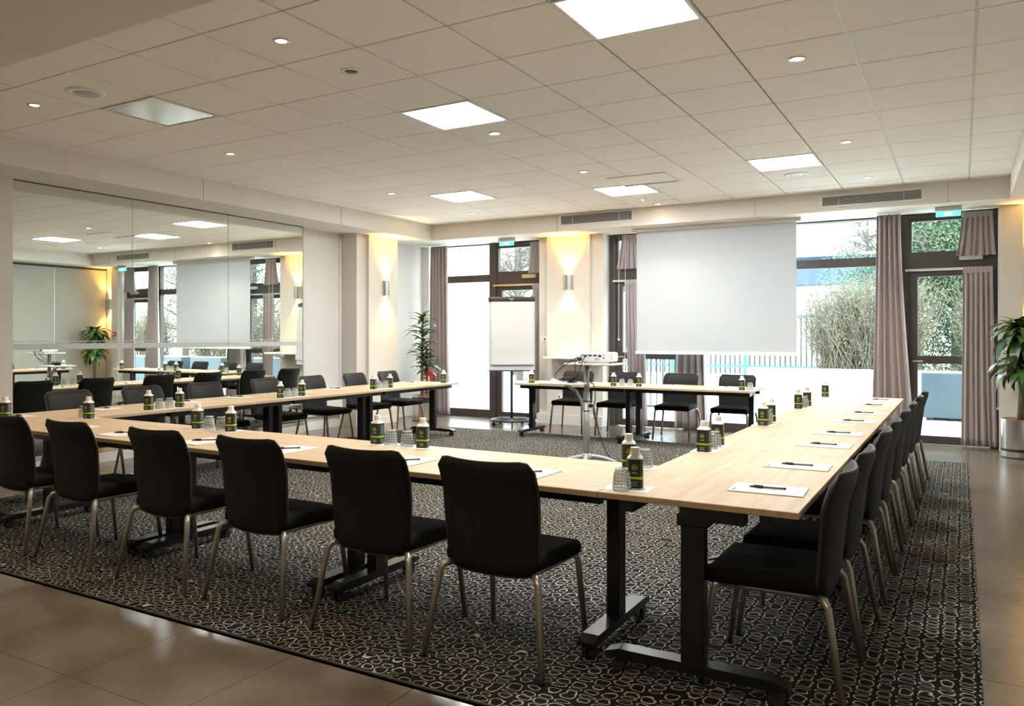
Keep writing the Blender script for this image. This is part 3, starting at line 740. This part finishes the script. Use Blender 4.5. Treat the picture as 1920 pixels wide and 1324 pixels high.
def glass(x, y, label):
    o = link('glass_tumbler', gl_me, None, (x, y, T+.0015), random.uniform(0,6)); tag(o, label, 'glass', 'upturned tumblers'); link('relief', rib_me, o)
nap_me = MB().rbox(-.097,.097,-.070,.070,0,.0014,.0005,1).mesh('paper_napkin', 'paper')
def napkin(x, y, rz, label): tag(link('paper_napkin', nap_me, None, (x, y, T), rz), label, 'napkin', 'white paper mats')
pad_me = MB().rbox(-.105,.105,-.1485,.1485,0,.0045,.001,1).mesh('note_pad', 'paper')
padm = MB(); padm.box(-.085,-.06,.125,.131,.0045,.0048); padm.box(-.055,-.035,.124,.132,.0045,.0048); padm_me = padm.mesh('printed_mark', 'ink')
pcap = MB().tube([(0,-.075,0),(0,-.030,0),(0,-.020,0)], [.0035,.0058,.0058], 8); pcap.box(-.0015,.0015,-.060,-.020,.005,.0075)
pen_c = pcap.mesh('cap', 'black_plastic', False); pen_b = MB().tube([(0,-.022,0),(0,.062,0)], .0042, 8).mesh('barrel', 'ink'); pen_w = MB().tube([(0,.0,0),(0,.056,0)], .0044, 8).mesh('clear_sleeve', 'grey_plastic')
pen_e = MB().tube([(0,.060,0),(0,.070,0)], .0046, 8).mesh('end_plug', 'black_plastic')
def pad(x, y, rz, label, pr=.0, plabel=None):
    o = link('note_pad', pad_me, None, (x, y, T), rz); tag(o, label, 'notepad', 'white note pads'); link('printed_mark', padm_me, o)
    p = thing('ballpoint_pen', plabel, 'pen', (x, y, T+.0105), rz+pr, 'black ballpoint pens')
    for nm, me in (('cap',pen_c),('barrel',pen_b),('end_plug',pen_e)): link(nm, me, p)

def cluster(s, fixed, axis, where, rz):
    """carton, tumbler, tumbler, carton across a table joint"""
    pos = lambda d, off=0: ((s+d, fixed+off) if axis == 'x' else (fixed+off, s+d))
    side = ('left','right') if axis == 'x' else ('near','far')
    for k, q in ((0,-1),(1,1)):
        x, y = pos(q*.115); napkin(x, y, 0 if axis == 'x' else PI/2, 'white paper mat under the %s carton %s' % (side[k], where))
        x, y = pos(q*.165, random.uniform(-.015,.015)); bottle(x, y, rz+random.uniform(-.25,.25), 'dark lime striped carton, %s one %s' % (side[k], where))
        x, y = pos(q*.058, random.uniform(-.008,.008)); glass(x, y, 'upturned faceted tumbler, %s one %s' % (side[k], where))
cluster(-4.40, 3.835, 'x', 'on the front row left of its middle', .5)
cluster(-2.835, 3.845, 'x', 'on the front row right of its middle', .35)
for k, s in enumerate((4.70, 6.24, 7.82)): cluster(s, -1.232, 'y', 'at the %s joint of the right row' % ORD[k], 0.05)
for k, s in enumerate((4.71, 6.30, 7.87)): cluster(s, -6.06, 'y', 'at the %s joint of the mirror side row' % ORD[k], .4)
cluster(-3.655, BY+.11, 'x', 'on the far tables below the screen', .1)
def single(bx, by, gx, gy, where, rz=0., m=0):
    napkin((bx+gx)/2, (by+gy)/2, m, 'white paper mat under the carton '+where); bottle(bx, by, rz, 'dark water carton with lime stripe '+where); glass(gx, gy, 'upturned faceted tumbler '+where)
single(-1.235, 9.24, -1.225, 9.36, 'at the far end of the right row', 0, PI/2)
single(-6.06, 9.24, -6.05, 9.36, 'at the far end of the mirror side row', .3, PI/2)
single(-5.01, BY+.12, -5.12, BY+.12, 'at the left end of the far tables', .2)
single(-2.22, BY+.11, -2.13, BY+.12, 'at the right end of the far tables', .1)
single(-6.40, 3.50, -6.50, 3.54, 'at the left corner of the front row', .5)
single(-5.83, 3.83, -5.94, 3.86, 'where the front row meets the mirror side row', .3)
single(-1.195, 3.315, -1.225, 3.235, 'nearest the viewer at the right corner', .25, .1)
single(-1.385, 3.755, -1.335, 3.84, 'at the inner right corner of the tables', .35, .9)
for k, y in enumerate([3.545,4.26,5.15,5.81,6.68,7.42,8.29,9.02]):
    pad(-.695, y, PI/2+random.uniform(-.03,.03)+.04, 'white note pad on the right row, %s from the viewer' % ORD[k], PI+.06, 'black pen on the right row pad, %s from the viewer' % ORD[k])
for k, x in enumerate([-5.32,-4.72,-3.96,-3.27,-2.44,-1.74]):
    pad(x, 3.37, -.03, 'white note pad on the front row, %s from the left' % ORD[k], -.75, 'black pen on the front row pad, %s from the left' % ORD[k])
for k, y in enumerate([3.62,4.40,5.27,5.95,6.85,7.50,8.42,9.05]):
    pad(-6.50, y, PI/2, 'white note pad on the mirror side row, %s from the left' % ORD[k], .4, 'black pen on the mirror side pad, %s from the left' % ORD[k])
for k, x in enumerate([-4.72,-4.05,-3.20,-2.52]):
    pad(x, BY+.57, PI, 'white note pad on the far tables, %s from the left' % ORD[k], .5, 'black pen on the far table pad, %s from the left' % ORD[k])

# ------------------------------------------------------------------ projector stand
PX, PY = -3.30, 7.71
t = thing('projector_stand', 'silver projector trolley with two white trays and bowed feet', 'projector stand', (PX, PY, .008))
MB().tube([(0,0,.12),(0,0,.80)], .034, 16).build('column', 'silver_paint', t, True)
MB().tube([(0,0,.78),(0,0,1.075)], .028, 16).build('upper_column', 'silver_paint', t, True)
for z in (.60,.70): MB().lathe([(.0345,z),(.036,z+.003),(.036,z+.009),(.0345,z+.012)], 16).build('collar', 'black_plastic', t)
MB().tube([(.036,0,.66),(.06,-.02,.66)], .02, 10).build('knob', 'black_plastic', t)
for a in (YAW+.15, YAW+.15+PI, YAW+1.35, YAW+1.35+PI):
    d = Vector((math.cos(a), math.sin(a), 0)); pts = []
    for k in range(9):
        q = k/8; pts.append(d*(.02+.36*q)+Vector((0,0,.135-.11*q**2)))
    MB().tube([tuple(p) for p in pts], [.022]*7+[.020,.016], 10).build('foot', 'silver_paint', t, True)
MB().lathe([(0,.10),(.05,.10),(.055,.12),(.055,.15),(.036,.17)], 18).build('hub', 'silver_paint', t, True)
MB().rbox(-.17,.36,-.19,.19,1.08,1.10,.008,2).build('top_tray', 'white_gloss', t); MB().box(-.08,.10,-.10,.10,1.07,1.08).build('tray_plate', 'steel_dark', t)
MB().rbox(-.46,.02,-.19,.19,.875,.892,.008,2).build('lower_tray', 'white_gloss', t)
MB().tube([(-.035,0,.62),(-.06,0,.71),(-.12,0,.81),(-.24,0,.868)], [.016,.018,.018,.014], 10).build('tray_arm', 'silver_paint', t, True)
t = thing('projector', 'white projector on the upper tray with cables at its rear', 'projector', (PX+.12, PY, 1.108), .12)
MB().rbox(-.185,.185,-.13,.13,.012,.112,.022,3).build('housing', 'white_gloss', t, True)
for x, z, w, h, m in ((-.15,.04,.05,.03,'black_plastic'),(-.09,.075,.03,.02,'black_plastic'),(-.04,.08,.035,.016,'blue_grip'),(.01,.08,.035,.016,'blue_grip'),(.06,.075,.03,.022,'black_plastic'),(.10,.082,.014,.014,'brass_rod'),(.10,.055,.014,.014,'red'),(.03,.045,.05,.02,'grey_plastic')):
    MB().box(x-w/2,x+w/2,-.1325,-.128,z-h/2,z+h/2).build('port', m, t)
MB().lathe([(.035,0),(.04,.02),(.03,.025),(0,.02)], 18).build('lens', 'black_plastic', t)
bpy.context.view_layer.update()
COL.objects['lens.001' if 'lens.001' in COL.objects else 'lens'].location = (-.08,.13,.062); COL.objects['lens.001' if 'lens.001' in COL.objects else 'lens'].rotation_euler = (-PI/2,0,0)
for x in (-.16,.16):
    for y in (-.1,.1): MB().tube([(x,y,0),(x,y,.015)], .012, 8).build('foot', 'black_plastic', t)
cb = thing('projector_cables', 'black cables looping from the projector to the lower tray', 'cables', (PX, PY, .06))
def cable(p, r=.0045): 
    P = [Vector(q) for q in p]; pts = []
    for i in range(len(P)-1):
        a, b, c, d = P[max(i-1,0)], P[i], P[i+1], P[min(i+2,len(P)-1)]
        for k in range(6):
            q = k/6; pts.append(.5*((2*b)+(c-a)*q+(2*a-5*b+4*c-d)*q*q+(3*b-a-3*c+d)*q**3))
    pts.append(P[-1]); return MB().tube([tuple(p) for p in pts], r, 6).build('cable', 'cable', cb, True)
cable([(-.03,-.15,1.11),(-.10,-.24,1.05),(-.24,-.22,.95),(-.30,-.10,.88),(-.24,-.02,.85)])
cable([(.03,-.15,1.14),(-.02,-.24,1.06),(-.03,-.22,.97),(-.16,-.10,.88),(-.20,0,.85)])
cable([(.08,-.15,1.14),(.06,-.23,1.08),(.0,-.20,.96),(-.08,-.12,.87),(-.16,-.02,.85)])
rn = random.Random(3)
for k in range(9): cable([(-.20+rn.uniform(-.09,.09), rn.uniform(-.08,.08), .845+rn.uniform(0,.05)) for _ in range(6)], .006)
cable([(-.12,.02,.83),(.02,.09,.84),(.06,.09,.70),(.05,.06,.55),(.08,.12,.35),(.12,.25,.10),(.2,.4,-.045)], .005)
tag(MB().rbox(-.05,.05,-.03,.03,0,.03,.006,2).build('power_adapter', 'white_plastic', None, False, (PX-.36, PY+.02, .9005), .3), 'small white adapter lying on the lower projector tray', 'adapter')
tag(MB().rbox(-.06,.06,-.04,.04,0,.012,.003,1).build('remote_control', 'white_plastic', None, False, (PX-.24, PY-.13, .9005), .1), 'white remote control lying on the lower projector tray', 'remote')

# ------------------------------------------------------------------ flip chart
FXc, FYc = -5.93, 10.95
t = thing('flip_chart', 'flip chart easel with white pad, black clamp and round castor base', 'flip chart', (FXc, FYc, 0), YAW-.03)
MB().lathe([(.26,.085),(.26,.10),(.315,.105),(.328,.09),(.315,.075),(.26,.085)], 36).build('base_ring', 'gunmetal', t, True)
for k in range(5):
    a = 2*PI*k/5-PI/2; c, s = math.cos(a), math.sin(a)
    MB().tube([(0,0,.10),(c*.28,s*.28,.092)], .014, 8).build('spoke', 'gunmetal', t)
    q = MB(); q.tube([(c*.295-.012*s,s*.295+.012*c,.03),(c*.295+.012*s,s*.295-.012*c,.03)], .03, 12); q.tube([(c*.295,s*.295,.03),(c*.295,s*.295,.085)], .01, 8); q.build('castor', 'castor', t)
MB().tube([(0,0,.09),(0,.01,1.5)], .022, 12).build('pole', 'gunmetal', t, True)
R = Matrix.Rotation(-.06, 3, 'X')
bd = MB().rbox(-.355,.355,-.012,.012,-.56,.52,.006,1); bd.v = [tuple(R@Vector(p)+Vector((0,-.03,1.41))) for p in bd.v]; bo = bd.build('board', 'flip_board', t)
fr = MB(); fr.box(-.36,.36,-.015,.015,-.575,-.56); fr.v = [tuple(R@Vector(p)+Vector((0,-.03,1.41))) for p in fr.v]; fr.build('pen_ledge', 'gunmetal', t)
pp = MB(); pp.rbox(-.315,.335,-.030,-.013,-.475,.50,.003,1); pp.v = [tuple(R@Vector(p)+Vector((0,-.03,1.41))) for p in pp.v]; pp.build('paper_pad', 'flip_paper', t)
sh = MB().grid(lambda s, q: R@Vector((lp(-.315,.335,s), -.034-.012*math.sin(PI*q)-.010*max(0,q-.85)/.15-.0015*math.sin(26*q+2*s), lp(.50,-.47,q)))+Vector((0,-.03,1.41)), 6, 40).build('top_sheet', 'flip_paper', t, True)
cl = MB().rbox(-.36,.36,-.050,.018,.50,.575,.018,3); cl.v = [tuple(R@Vector(p)+Vector((0,-.03,1.41))) for p in cl.v]; cl = cl.build('clamp', 'black_plastic', t, True)
mk = MB(); mk.box(-.04,.03,-.0515,-.0502,.535,.541); mk.obox((.03,-.051,.543),(.022,.001,.004),Matrix.Rotation(-.6,3,'Y')); mk.box(-.012,.012,-.0515,-.0502,.515,.523); mk.v = [tuple(R@Vector(p)+Vector((0,-.03,1.41))) for p in mk.v]; mk.build('emblem', 'white_plastic', cl)

# ------------------------------------------------------------------ indoor plants
def leaf_mesh(name, L, W, droop, m, segs=6):
    mb = MB()
    for k in range(segs+1):
        q = k/segs; w = W*(math.sin(PI*min(1, .12+q*.88))**.8)*(1 if q < 1 else 0)+.0005
        x = L*math.sin(droop*q)/droop if droop else L*q; z = -L*(1-math.cos(droop*q))/droop if droop else 0
        mb.v += [(x,-w,z+.25*w),(x,0,z),(x,w,z+.25*w)]
    for k in range(segs):
        a = k*3; mb.f += [(a,a+1,a+4,a+3),(a+1,a+2,a+5,a+4)]
    return mb.mesh(name, m, True)
def set_leaf(me, p, loc, az, el, sc=1., roll=0.):
    o = link('leaf', me, p); o.location = loc; o.rotation_euler = (roll, -el, az); o.scale = (sc, sc, sc)
    return o
def pot(t, r, h, band=True):
    o = MB().lathe([(0,.012),(r*.97,.012),(r,.03),(r,h),(r-.008,h),(r-.008,h-.04),(0,h-.04)], 36).build('pot', 'steel', t, True); shade_sharp(o)
    if band: MB().lathe([(r+.001,.075),(r+.001,.105)], 36).build('band', 'black_plastic', o, True)
    MB().lathe([(r*.95,0),(r*.95,.014),(0,.014)], 30).build('foot_ring', 'black_plastic', o)
    MB().lathe([(r-.009,h-.035),(r*.5,h-.02),(0,h-.018)], 24).build('soil', 'soil_clay', o, True)
rn = random.Random(11)
t = thing('potted_dracaena', 'tall slender leafy plant in a steel pot beside the left curtain', 'plant', (-7.52, 10.86, 0))
pot(t, .19, .42, False)
MB().lathe([(.1915,.30),(.1915,.385)], 36).build('band', 'black_plastic', t, True)
for dx, dy, top in ((-.02,0,1.68),(.05,.03,1.30),(.0,-.05,1.05)):
    MB().tube([(dx,dy,.40),(dx*1.1,dy,.9),(dx*.9,dy*.8,top)], [.020,.017,.009], 8).build('stem', 'stem', t, True)
LV = [leaf_mesh('leaf', .27, .033, .9, 'leaf_dark'), leaf_mesh('leaf', .31, .036, 1.2, 'leaf_dark'), leaf_mesh('leaf', .25, .034, .6, 'leaf_mid'), leaf_mesh('leaf', .30, .038, 1.4, 'leaf_mid')]
LY = leaf_mesh('leaf', .30, .026, 1.2, 'leaf_yellow')
k = 0
for z0, z1, n, sx in ((.80,1.62,66,-.02),(.76,1.24,26,.05)):
    for i in range(n):
        q = (i+rn.uniform(-.4,.4))/n; z = lp(z0, z1, max(0,min(1,q))); az = i*2.4+rn.uniform(-.4,.4)
        set_leaf(rn.choice(LV[:3] if rn.random() < .8 else LV), t, (sx,0,z), az, rn.uniform(.15,.75), rn.uniform(.75,1.15), rn.uniform(-.3,.3))
for i in range(9): set_leaf(LV[i%4], t, (-.02,0,1.62+i*.008), i*2.4, lp(.3,1.1,i/9), 1.0)
set_leaf(LV[2], t, (-.02,0,1.66), .4, 1.45, 1.25)
for az, z in ((3.6,1.50),(3.3,1.44)): set_leaf(LY, t, (-.02,0,z), az, .35, 1.25)
t = thing('potted_palm_dracaena', 'bushy green plant in a steel pot at the right edge', 'plant', (.57, 11.10, 0))
pot(t, .19, .44)
MB().tube([(0,0,.42),(.01,0,.75),(.0,0,1.05),(.02,.01,1.34)], [.034,.032,.026,.02], 10).build('stem', 'stem', t, True)
MB().tube([(.06,.03,.42),(.07,.03,.8)], [.025,.02], 8).build('stem', 'stem', t, True)
LB = [leaf_mesh('leaf', .38, .048, 1.7, 'leaf_dark'), leaf_mesh('leaf', .44, .050, 2.0, 'leaf_dark'), leaf_mesh('leaf', .35, .046, 1.2, 'leaf_mid'), leaf_mesh('leaf', .42, .052, 1.8, 'leaf_mid')]
for zc, n in ((1.02,46),(1.38,66)):
    for i in range(n):
        q = i/n; set_leaf(rn.choice(LB), t, (0,0,zc-.07+.16*q), i*2.4+rn.uniform(-.3,.3), lp(-.15,1.2,q)+rn.uniform(-.15,.15), rn.uniform(.8,1.08), rn.uniform(-.3,.3))
set_leaf(LB[2], t, (0,0,.92), 3.5, -1.2, .8)

# ------------------------------------------------------------------ outdoors
pa = struct('patio', 'sunlit pale slab paving outside the windows', 'paving', MB().box(-18, 22, 12.05, 60, -.2, -.03), 'grass')
sl = MB().box(0,.992,0,.992,-.03,0).mesh('slab', 'patio')
for i in range(-13, 14):
    for j in range(6): link('slab', sl, pa, (-.18+i, 12.08+j, 0))
struct('wall_garden', 'low white garden wall below the hedge', 'wall', MB().box(-4.0, 20, 18.1, 18.35, -.03, .69), 'render_white')
gw = tag(MB().box(-18, -8.84, 15.0, 15.3, -.03, 5.5).build('white_building', 'render_white'), 'white rendered building wall close outside the left window', 'building')
MB().box(-8.84,-8.76,14.98,15.32,.9,5.5).build('rough_corner', 'roughcast', gw); MB().obox((-9.4,14.97,4.05),(1.6,.04,.05),Matrix.Rotation(.22,3,'Y')).build('roof_edge', 'brickline', gw)
for x, l in ((.05,'blue grey planter box on the paving outside the right door'), (1.65,'second blue grey planter box, seen only in the mirror'), (3.25,'third blue grey planter box, seen only in the mirror'), (4.85,'fourth blue grey planter box, seen only in the mirror')):
    t = thing('planter_box', l, 'planter', (x, 15.5, 0), group='planter boxes')
    MB().rbox(-.62,.62,-.38,.38,.05,.78,.01,1).build('box', 'planter_blue', t); MB().box(-.56,.56,-.32,.32,.78,.785).build('soil', 'soil_clay', t)
    for q in (-.5,.5): MB().box(q-.05,q+.05,-.3,.3,0,.05).build('foot', 'black_plastic', t)

def cloud(mb, c, rad, n, size, rn, squash=None):
    for _ in range(n):
        d = Vector((rn.gauss(0,1), rn.gauss(0,1), rn.gauss(0,1))).normalized()*(rn.random()**.45)
        p = Vector(c)+Vector((d.x*rad[0], d.y*rad[1], d.z*rad[2]))
        a = Vector((rn.gauss(0,1), rn.gauss(0,1), rn.gauss(0,1))).normalized(); b = a.orthogonal().normalized(); s = size*rn.uniform(.6,1.4)
        i = len(mb.v); mb.v += [tuple(p-a*s), tuple(p+b*s*.45), tuple(p+a*s), tuple(p-b*s*.45)]; mb.f.append((i,i+1,i+2,i+3))
def twigs(mb, base, rad, h, n, r, rn, sub=3):
    for _ in range(n):
        b = Vector((base[0]+rn.uniform(-1,1)*rad[0]*.55, base[1]+rn.uniform(-1,1)*rad[1]*.55, base[2]))
        d = Vector((rn.uniform(-1,1)*rad[0]*.55, rn.uniform(-1,1)*rad[1]*.6, h*rn.uniform(.55,1.0)))
        m = b+d*.5+Vector((rn.uniform(-.15,.15), rn.uniform(-.15,.15), 0)); e = b+d
        mb.tube([tuple(b), tuple(m), tuple(e)], [r, r*.75, r*.35], 4, False)
        for _ in range(sub):
            q = rn.uniform(.25,.9); s = b+d*q; dd = Vector((rn.uniform(-1,1), rn.uniform(-1,1), rn.uniform(0,1.2)))*.35
            mb.tube([tuple(s), tuple(s+dd)], [r*.6, r*.25], 3, False)
def bush(name, label, loc, rad, h, ntw, nleaf, ml, seed, size=.035):
    rn = random.Random(seed); t = thing(name, label, 'shrub', loc)
    tw = MB(); twigs(tw, (0,0,0), rad, h, ntw, .0085, rn, 5); tag(tw.build('twigs', 'twig', t), kind='stuff')
    lf = MB(); cloud(lf, (0,0,h*.55), (rad[0],rad[1],h*.5), nleaf, size, rn); tag(lf.build('foliage', ml, t), kind='stuff')
bush('hedge_shrub', 'twiggy clipped hedge behind the low wall beside the screen', (-1.80, 19.3, .50), (1.55,.8,0), 2.15, 700, 9000, 'leaf_hedge', 1, .022)
bush('hedge_shrub', 'twiggy clipped hedge seen through the right door', (.95, 19.4, .50), (1.15,.7,0), 2.0, 500, 12000, 'leaf_hedge', 2, .03)
bush('hedge_shrub', 'low dry shrub just behind the planter box', (.3, 17.6, .0), (1.2,.3,0), .85, 120, 900, 'leaf_hedge', 5, .025)
def tree(name, label, loc, h, r, nbr, nleaf, ml, seed, spread=1.6, crown=None, lsize=.07, lean=(0,0)):
    rn = random.Random(seed); t = thing(name, label, 'tree', loc); top = Vector((lean[0]*h, lean[1]*h, h))
    MB().tube([(0,0,-.1),tuple(top*.3),tuple(top*.65),tuple(top)], [r,r*.8,r*.5,r*.15], 8).build('trunk', 'bark', t, True)
    b = MB()
    for k in range(nbr):
        q = rn.uniform(.22,.95); s = top*q; a = rn.uniform(0,2*PI); L = spread*(1.1-q*.6)*rn.uniform(.6,1.1)
        d = Vector((math.cos(a)*L, math.sin(a)*L, L*rn.uniform(.3,1.0))); m = s+d*.5+Vector((0,0,-.08*L)); e = s+d
        b.tube([tuple(s),tuple(m),tuple(e)], [r*.38*(1.1-q), r*.24*(1.1-q), .006], 5, False)
        for _ in range(9):
            w = rn.uniform(.3,1.); s2 = s+d*w; d2 = Vector((rn.uniform(-1,1), rn.uniform(-1,1), rn.uniform(-.2,1.1)))*L*.38; e2 = s2+d2
            b.tube([tuple(s2),tuple(e2)], [r*.13,.008], 3, False)
            for _ in range(2):
                s3 = s2+d2*rn.uniform(.3,.9); b.tube([tuple(s3),tuple(s3+Vector((rn.uniform(-1,1), rn.uniform(-1,1), rn.uniform(-.1,1)))*L*.18)], [.010,.006], 3, False)
    tag(b.build('branches', 'bark', t), kind='stuff')
    if nleaf:
        lf = MB(); c = crown or ((0,0,h*.65),(spread,spread,h*.38))
        cloud(lf, c[0], c[1], nleaf, lsize, rn); tag(lf.build('foliage', ml, t), kind='stuff')
tree('evergreen_tree', 'green leafy tree outside the right door', (-.10, 21.4, -.03), 6.2, .13, 36, 30000, 'leaf_tree', 3, 1.4, ((-.15,0,3.0),(1.2,1.0,2.9)), .042)
tree('bare_tree', 'leafless tree with thick limbs above the right door', (-1.0, 24.5, -.03), 9.0, .16, 34, 0, None, 4, 2.6)
tree('evergreen_tree', 'pale teal tree between the hedge and the far building', (-2.3, 25.5, -.03), 5.0, .12, 16, 7000, 'leaf_teal', 6, 1.2, ((0,0,3.1),(1.35,1.0,1.3)), .035)
tree('bare_tree', 'leafless tree beyond the flip chart door, left one', (-11.9, 22.5, -.03), 6.5, .13, 60, 0, None, 7, 1.9)
tree('bare_tree', 'leafless tree beyond the flip chart door, right one', (-13.6, 25.5, -.03), 8.0, .15, 60, 1200, 'leaf_teal', 8, 2.2)
for x, l in ((3.6,'hedge right of the glazed door, seen in the mirror'), (6.4,'clipped hedge far right in the garden, seen in the mirror'), (9.6,'last clipped hedge in the garden, seen in the mirror')):
    bush('hedge_shrub', l, (x, 19.4, .50), (1.4,.7,0), 2.0, 300, 5000, 'leaf_hedge', int(x*10), .03)
tree('evergreen_tree', 'tall leafy tree far right in the garden, seen in the mirror', (7.0, 22.0, -.03), 6.5, .16, 26, 9000, 'leaf_tree', 21, 2.2, ((0,0,3.4),(2.0,1.4,2.8)), .05)
tree('evergreen_tree', 'farthest right leafy tree in the garden, seen in the mirror', (11.5, 22.5, -.03), 6.5, .16, 26, 9000, 'leaf_tree', 22, 2.4, ((0,0,3.4),(2.3,1.4,2.8)), .05)
tree('evergreen_tree', 'leafy tree at the right end of the garden', (3.6, 21.5, -.03), 6.0, .15, 20, 4200, 'leaf_tree', 9, 2.0, ((0,0,3.2),(1.8,1.2,2.4)), .06)
# fence
t = thing('garden_fence', 'dark picket fence with blue posts beyond the paving', 'fence', (0, 22.5, 0))
pk = MB().box(-.022,.022,-.015,.015,.35,1.95).mesh('picket', 'fence_dark')
for k in range(75): link('picket', pk, t, (-11.0+k*.13, 0, 0))
for z in (.55,1.88): MB().box(-11.1,-1.2,-.02,.02,z-.03,z+.03).build('rail', 'fence_blue', t)
for x in (-11.0,-9.0,-7.0,-5.0,-3.0): MB().box(x-.05,x+.05,-.05,.05,-.03,2.05).build('post', 'fence_blue', t)
t = thing('metal_railing', 'dark upright bar railing outside below the left edge of the screen', 'railing', (-4.75, 14.5, 0))
rb = MB().box(-.010,.010,-.010,.010,.06,1.10).mesh('bar', 'fence_dark')
for k in range(10): link('bar', rb, t, (-.52+k*.115, 0, 0))
for z in (.08,1.08): MB().box(-.56,.56,-.015,.015,z-.02,z+.02).build('rail', 'fence_dark', t)
for x in (-.55,.55): MB().box(x-.02,x+.02,-.02,.02,0,1.12).build('post', 'fence_dark', t)
tag(MB().rbox(-.07,.07,-.07,.07,-.03,2.6,.01,1).build('blue_post', 'fence_blue', None, False, (-4.17, 14.4, 0)), 'thick light blue post outside below the projection screen', 'post')
# far building
t = thing('office_building', 'white building with an overhanging upper floor and a blue window strip', 'building', (-6.5, 31, 0))
MB().box(-9,5.2,0,4,-.03,3.15).build('lower_wall', 'render_white', t); MB().box(-9,5.6,-1.6,4,4.22,9.5).build('upper_floor', 'render_white', t)
MB().box(-9,5.2,.25,4,3.15,4.22).build('recess', 'glaze_blue', t)
for k in range(12):
    x = -8.8+k*1.12; MB().box(x,x+1.04,.18,.25,3.22,4.0).build('window', 'glaze_blue', t); MB().box(x+1.04,x+1.12,.14,.25,3.15,4.22).build('mullion', 'fence_blue', t)
MB().box(-9,5.65,-1.65,-1.6,4.20,4.36).build('fascia', 'brickline', t)
for x in (2.75,3.85): MB().tube([(x,-1.68,5.5),(x,-1.68,7.5)], .07, 8).build('drain_pipe', 'grey_plastic', t)
MB().box(2.75,3.75,-1.63,-1.6,5.0,5.08).build('slit', 'grey_plastic', t)
